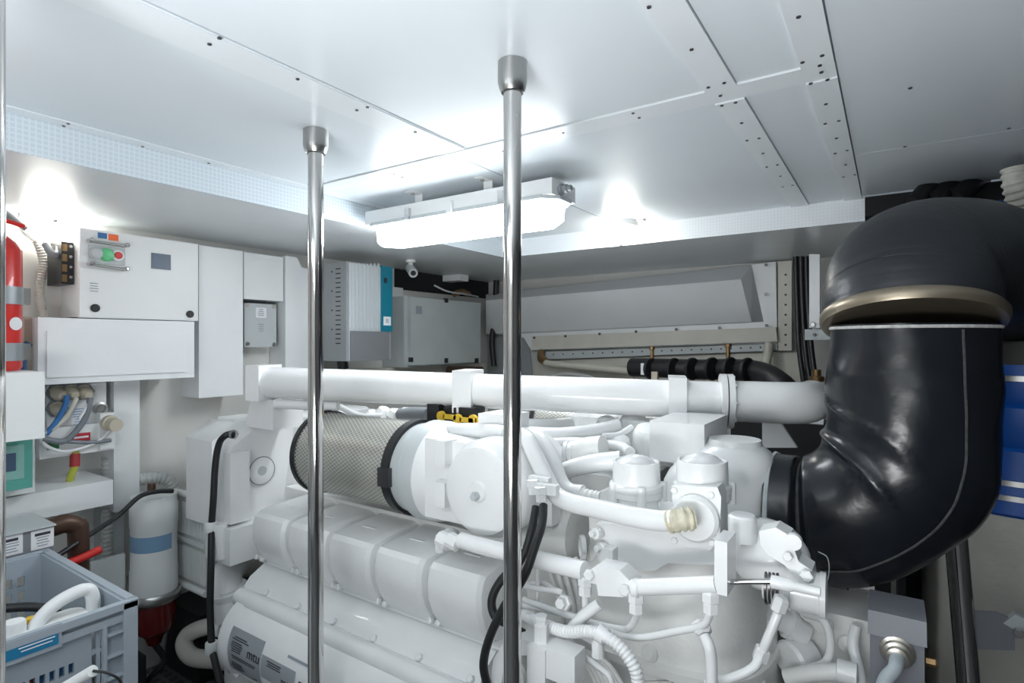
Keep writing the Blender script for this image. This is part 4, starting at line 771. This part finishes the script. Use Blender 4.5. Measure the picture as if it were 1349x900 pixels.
# bell
top = path[-1]
n0 = V((-.03, .30, .95)).normalized()
TX, TY = at_y(1345, 500, 2.50).x, 2.50
o = V((at_y(1197, 405, YE).x, YE + .02, at_y(1197, 424, YE).z))
bp = smooth_path([o, o + n0 * .06, o + n0 * .12 + V((.01, .03, 0)), o + V((.07, .19, .15)), o + V((.18, .42, .16)), V((TX - .03, TY - .08, H(.14))), V((TX, TY, H(.02)))], 26)
BT = thing('exhaust_bell', 'dark rubber exhaust bell with metal rim above the leather lagging', 'exhaust pipe', o)
bm = bmesh.new(); loft_bm(bm, sweep_rings(bp, lambda f: .179 + .004 * math.sin(min(1, f * 3) * 3.1) + .0011 * noise.noise(V((f * 130, 3, 1))), 56)); bell = from_bm('rubber_bell', bm, BELL, BT, smooth=80)
lathe('metal_rim', [(.170, -.012), (.186, -.010), (.191, 0), (.191, .012), (.186, .020), (.180, .022)], o, n0, mat('rim_metal', (.34, .29, .22), .35, .85), BT, seg=64)
lathe('rim_throat', [(.174, -.010), (.15, .03), (.11, .05)], o, n0, BRONZE, BT, seg=48)
# silencer behind: lagged bottom, blue sleeve with clamps
t = thing('exhaust_silencer', 'white lagged exhaust silencer with blue sleeve behind the leather elbow', 'silencer', (TX, TY, 0))
lathe('lagging', [(.25, 0), (.265, .02), (.268, .5), (.265, H(-.53))], (TX, TY, 0), (0, 0, 1), INSUL, t, seg=48)
lathe('blue_sleeve', [(.262, H(-.53)), (.272, H(-.52)), (.272, H(-.33)), (.264, H(-.32)), (.272, H(-.30)), (.272, H(-.2)), (.264, H(-.19)), (.272, H(-.17)), (.268, H(-.07))], (TX, TY, 0), (0, 0, 1), BLUE, t, seg=48)
for z in (-.48, -.435, -.12): lathe('band_clamp', [(.271, 0), (.276, .001), (.276, .017), (.271, .018)], (TX, TY, H(z)), (0, 0, 1), STEEL, t, seg=48)
lathe('dark_riser', [(.262, H(-.07)), (.258, H(.0)), (.2, H(.01)), (.195, H(.015))], (TX, TY, 0), (0, 0, 1), mat('dark_brown', (.025, .022, .02), .5), t, seg=36)
p0 = at_y(1276, 900, 1.98); p1_ = at_y(1258, 690, 1.98); dd = (p1_ - p0) / (p1_.z - p0.z)
t = thing('handrail_post', 'dark steel post leaning in front of the white lagged silencer', 'post', p0 + dd * (0 - p0.z))
tube('post', [p0 + dd * (0 - p0.z), p0 + dd * (H(-.15) - p0.z)], .027, CHROME, t, seg=24)
q = p0 + dd * (H(-.79) - p0.z)
prism('clamp_plate', [q + V((.01, 0, .05)), q + V((.07, .02, .055)), q + V((.11, .03, .04)), q + V((.11, .03, -.04)), q + V((.02, 0, -.05))], (0, .012, 0), STEELGREY, t, .002)
a = q + V((.085, .02, .03)); prism('strut', [a, a + V((.025, .005, .03)), a + V((.22, .05, -.07)), a + V((.20, .05, -.11))], (0, .025, 0), LGREY, t, .004); bolt(t, q + V((.115, .02, .015)), (0, -1, 0), .013, STEEL)
# grey connection box at the lower right
GY = 1.42; a = at_y(1146, 806, GY); b_ = at_y(1218, 905, GY)
t = thing('grey_gland_box', 'grey metal box with cable gland in front of the silencer', 'box', ((a.x + b_.x) / 2, GY, 0))
box('body', (a.x, GY, b_.z - .1), (b_.x, GY + .12, a.z - .035), STEELGREY, t, .006); prism('lid', [(a.x - .004, GY - .006, a.z - .045), (b_.x + .004, GY - .006, a.z - .045), (b_.x + .004, GY + .01, a.z), (a.x - .004, GY + .01, a.z)], (0, .12, 0), STEELGREY, t, .004)
q = at_y(1182, 858, GY); lathe('cable_gland', [(.032, 0), (.032, .006), (.026, .008), (.026, .02), (.02, .022), (.02, .034), (.014, .036)], q, (0, -1, 0), mat('nickel', (.55, .53, .48), .25, .9), t, seg=18)
tube('gland_cable', [q + V((0, -.03, 0)), q + V((-.005, -.06, -.01)), q + V((-.025, -.075, -.05)), q + V((-.035, -.07, -.2))], .013, mat('cable_pale', (.42, .47, .5), .4), t, seg=12)
box('pedestal', (a.x + .01, GY + .02, 0), (b_.x - .01, GY + .1, b_.z - .1), STEELGREY, t, .004); bolt(t, (b_.x + .004, GY + .05, at_y(1218, 885, GY).z), PX, .01, BRASS, .02)
# small raw-water pump left of it
PY = 1.52; c = at_y(1085, 850, PY)
t = thing('raw_water_pump', 'white pump with round end cap beside the grey gland box', 'pump', (c.x, PY, 0))
box('body', c + V((-.08, 0, -.10)), c + V((.10, .16, .08)), ENG2, t, .03); box('stand', (c.x - .07, PY + .02, 0), (c.x + .09, PY + .16, c.z - .09), ENG2, t, .01)
lathe('end_cap', [(.046, 0), (.046, .05), (.04, .058), (.0001, .058)], at_y(1062, 862, PY), (-.55, -.8, -.1), ENG, t, seg=24); lathe('inlet_stub', [(.03, 0), (.03, .03), (.034, .031), (.034, .045), (.026, .047), (.026, .10)], at_y(1060, 835, PY), (-.8, -.4, .5), ENG, t, seg=18)
for dx, dz in ((.0, .05), (.05, .02), (.05, -.05), (-.03, .07)): lathe('boss', [(.022, 0), (.02, .012), (.010, .016), (.0001, .016)], c + V((dx, 0, dz)), (0, -1, 0), ENG2, t, seg=12)
tube('outlet_hose', py([(1060, 808, 1.5), (1085, 818, 1.46), (1094, 845, 1.45), (1088, 872, 1.45), (1060, 882, 1.45)]), .009, ENG, t); tube('suction_pipe', py([(1035, 893, 1.42), (1080, 886, 1.42), (1128, 886, 1.42)]), .018, ENG2, t, seg=14)
tube('vent_hose', py([(1035, 808, 1.55), (1070, 806, 1.55), (1115, 812, 1.55)]), .012, LGREY, t); lathe('pipe_collar', [(.02, -.02), (.024, -.018), (.024, .018), (.02, .02)], at_y(1116, 886, 1.42), PX, ENG, t, seg=14)
tag(tube('white_cable', py([(1128, 826, 1.5), (1124, 850, 1.48), (1132, 885, 1.46), (1136, 910, 1.45)]), .012, ENG), 'white cable running down beside the grey gland box', 'cable')
tag(box('white_frame_plate', at_y(1118, 905, 1.72), at_y(1152, 752, 1.72) + V((0, .02, 0)), ENG2, None, .003), 'white upright plate behind the white pump', 'plate')
tag(prism('sloping_plate', py([(1060, 800, 1.78), (1092, 752, 1.78), (1124, 790, 1.78), (1118, 815, 1.78)]), (0, .02, 0), LGREY, None, .002), 'pale sloping plate under the leather exhaust elbow', 'plate')
tag(box('dark_slab', (.02, 2.32, 0), (at_y(1203, 500, 2.32).x - .02, 2.6, H(-.1)), VOID, None, .01), 'dark slab between pump and lagged silencer', 'locker')  # narrow near-black slab

# ------------------------------------------------------------------ far wall: hood, tray, hoses
HY = YF - .07
def fy(px, yy, Y=HY): return at_y(px, yy, Y)
t = thing('ventilation_hood', 'long white sloping hood with screwed flange on the far wall', 'hood', fy(850, 460))
prism('back_plate', [fy(645, 392), fy(1022, 345), fy(1024, 452), fy(700, 462), fy(690, 445), fy(650, 440)], (0, .06, 0), PANEL, t, .003)
HF = HY - .20
bm = bmesh.new()
LB = [fy(640, 400), fy(640, 440)]; 
vs = [bm.verts.new(q) for q in (fy(640, 388), fy(990, 349), fy(1006, 424), fy(640, 442), fy(640, 396, HF), fy(976, 368, HF), fy(990, 424, HY - .03), fy(640, 440, HY - .03))]
for f in ((4, 5, 6, 7), (0, 1, 5, 4), (1, 2, 6, 5), (3, 0, 4, 7), (2, 3, 7, 6)): bm.faces.new([vs[i] for i in f])
from_bm('sloping_front', bm, PANEL, t, bevel=.01)
prism('bottom_rail', [fy(701, 443, HY - .03), fy(1022, 431, HY - .03), fy(1024, 450, HY - .03), fy(701, 461, HY - .03)], (0, .03, 0), CREAM, t, .004)
for px, yy in ((704, 445), (745, 443), (790, 440), (838, 437), (891, 434), (948, 432), (1010, 429), (1009, 388), (1009, 349)): bolt(t, fy(px, yy, HY - .032), (0, -1, 0), .010, DARKSTEEL)
t = thing('perforated_strip', 'vertical perforated strip beside the white hood', 'strip', fy(1036, 460))
st = prism('strip', [fy(1025, 345), fy(1043, 344), fy(1043, 462), fy(1025, 462)], (0, .03, 0), CREAM, t, .001)
for k in range(8): lathe('hole', [(.007, 0), (.007, .001), (.0001, .001)], fy(1035, 362 + k * 13.2), (0, -1, 0), BLACK, st, seg=8)
t = thing('perforated_rail', 'horizontal perforated rail under the white hood', 'strip', fy(860, 466))
st = prism('strip', [fy(705, 464), fy(1024, 453), fy(1024, 462), fy(705, 474)], (0, .02, 0), LGREY, t, .001)
for k in range(24): lathe('hole', [(.006, 0), (.006, .001), (.0001, .001)], fy(716 + k * 13, 467.5 - k * .44), (0, -1, 0), BLACK, st, seg=8)
tag(prism('cream_wall_panel', [fy(705, 476, YF - .02), fy(1060, 462, YF - .02), fy(1060, 520, YF - .02), fy(705, 520, YF - .02)], (0, .015, 0), CREAM, None, .002), 'cream panel behind the black hose under the hood', 'panel')
tag(prism('hull_panel', [fy(632, 395, YF - .01), fy(690, 395, YF - .01), fy(705, 520, YF - .01), fy(632, 520, YF - .01)], (0, .008, 0), mat('hull_grey', (.33, .35, .36), .4), None, 0), 'grey hull plating left of the white hood', 'panel')
tag(tube('cream_hose', [fy(712, 470, 3.72), fy(720, 478, 3.68), fy(745, 481, 3.66), (fy(818, 488, 3.66)), fy(850, 492, 3.66)], .024, CREAMHOSE, seg=14), 'lower cream hose with brass fitting under the white hood', 'hose')
tag(tube('brass_fitting', [fy(713, 464, 3.74), fy(713, 472, 3.70), fy(719, 477, 3.68)], .030, BRASS, seg=12), 'brass elbow fitting at the end of the cream hose', 'fitting')
tag(tube('cream_hose', [fy(765, 482, 3.74), fy(790, 481, 3.74), fy(822, 486, 3.74)], .018, CREAMHOSE, seg=12), 'upper thin cream hose under the white hood', 'hose')
tag(tube('grey_hose', [fy(720, 500, 3.7), fy(745, 493, 3.7), fy(775, 497, 3.7), fy(790, 505, 3.7)], .016, CONDUIT, seg=12), 'grey hose looping above the long air pipe', 'hose')
t = thing('black_exhaust_hose', 'black wrapped hose lying under the white hood', 'hose', fy(900, 500, 3.3))
tube('hose', [fy(833, 484, 3.35), fy(870, 485, 3.3), (fy(920, 487, 3.25)), fy(960, 487, 3.2), fy(1000, 491, 3.1), fy(1030, 508, 3.0), fy(1056, 540, 3.05), fy(1066, 565, 3.05)], .058, RUBBER, t, seg=20)
for px in (858, 888, 912, 938, 962, 985): lathe('binding', [(.060, -.01), (.064, -.006), (.064, .006), (.060, .01)], fy(px, 486 + max(0, px - 960) * .06, 3.3 - (px - 833) * .0014), (1, -.4, 0), BLACK, t, seg=20)
box('white_tag', fy(844, 494, 3.24), fy(855, 479, 3.24) + V((0, .01, 0)), PAPER, t, .002)
for px in (862, 884, 910, 935): box('hose_bracket', fy(px - 4, 506, 3.22), fy(px + 4, 490, 3.22) + V((0, .02, 0)), BEIGE, t, .003)
for px in (859, 959): tag(lathe('pipe_clip', [(.012, 0), (.012, .05), (.018, .052), (.018, .07), (.0001, .07)], fy(px, 484, 3.3 - (px - 833) * .0014) + V((0, 0, .055)), (0, 0, 1), BRASS, None, seg=10), ('brass clip on the tagged end of the black wrapped hose' if px < 900 else 'brass clip on the middle of the black wrapped hose'), 'clip')
tag(box('cream_junction_plate', fy(816, 500, YF - .04), fy(834, 472, YF - .04) + V((0, .02, 0)), CREAM, None, .003), 'cream plate at the open end of the black wrapped hose', 'plate')
tag(tube('drain_pipe', [fy(1013, 452, 3.74), fy(1010, 475, 3.72), fy(1002, 505, 3.7), fy(998, 520, 3.7)], .026, CREAMHOSE, seg=14), 'cream drain pipe dropping from the right end of the hood', 'pipe')
tag(tube('bronze_pipe', [at_x(592, 489, -2.6), at_x(612, 489, -2.6), at_x(634, 489, -2.6)], .035, BRONZE, seg=14), 'brown bronze pipe above the long air pipe', 'pipe')
for k in range(3): tag(tube('power_cable', [fy(1048 + k * 7, 338, 3.6), fy(1050 + k * 7, 400, 3.6), fy(1053 + k * 8, 460, 3.58), fy(1060 + k * 8, 512, 3.55)], .0145, BLACK, None, group='power cables beside the perforated strip'), 'thick black power cable hanging beside the perforated strip', 'cable')
t = thing('equipment_rack', 'pale upright rack standing between black power cables and exhaust bell', 'rack', fy(1078, 450, 3.3))
prism('upright', [fy(1066, 335, 3.3), fy(1080, 335, 3.3), fy(1080, 432, 3.3), fy(1066, 432, 3.3)], (0, .04, 0), PANEL, t, .003); prism('crossbar', [fy(1060, 434, 3.3), fy(1100, 434, 3.3), fy(1100, 448, 3.3), fy(1060, 448, 3.3)], (0, .04, 0), LGREY, t, .003); bolt(t, fy(1071, 428, 3.3), (0, -1, 0), .014, STEEL); bolt(t, fy(1073, 441, 3.3), (0, -1, 0), .009, DARKSTEEL)
tag(prism('cream_side_panel', [fy(1075, 385, YF - .02), fy(1110, 362, YF - .02), fy(1110, 430, YF - .02), fy(1075, 430, YF - .02)], (0, .02, 0), CREAM, None, .002), 'cream panel behind the pale upright rack', 'panel')
tag(lathe('brass_valve', [(.02, 0), (.02, .05), (.035, .052), (.035, .075), (.02, .08), (.02, .11)], fy(1076, 516, 3.2), (0, 0, 1), BRASS, None, seg=12), 'small brass valve above the tail of the air pipe', 'valve')
tag(prism('white_shelf', [fy(1055, 552, 2.78), fy(1085, 552, 2.78), fy(1085, 559.5, 2.78), fy(1055, 559.5, 2.78)], (0, .05, 0), PANEL, None, .002), 'white shelf edge behind the pipe elbow', 'shelf')
tag(box('shade_block', (-.62, 2.75, 0), (.0, 2.95, H(-.36)), VOID, None, .02), 'near-black block standing in for the shade behind the engine', 'shade block')  # added block, its near-black colour stands for shade below the elbow
# hoses over the bell
for k in range(3): tag(tube('duct_hose', [at_y(1205 + k * 26, 268 - k * 4, 2.66), at_y(1225 + k * 26, 246, 2.7), at_y(1240 + k * 26, 236, 2.85)], .034, RUBBER, None, seg=14, group='hoses above the exhaust bell'), 'black duct hose in the gap above the exhaust bell', 'hose')
tag(corr('taped_hose', [at_y(1338, 222, 2.2), at_y(1340, 245, 2.2), at_y(1352, 285, 2.22), at_y(1375, 340, 2.25)], .036, .02, mat('taped_white', (.5, .5, .45), .6, var=.2, scale=30)), 'white taped corrugated hose right of the exhaust bell', 'hose')
tag(tube('blue_duct', [at_y(1298, 285, 2.6), at_y(1325, 285, 2.55), at_y(1360, 310, 2.5)], .05, BLUE, None, seg=16), 'blue duct in shadow behind the exhaust bell', 'duct')
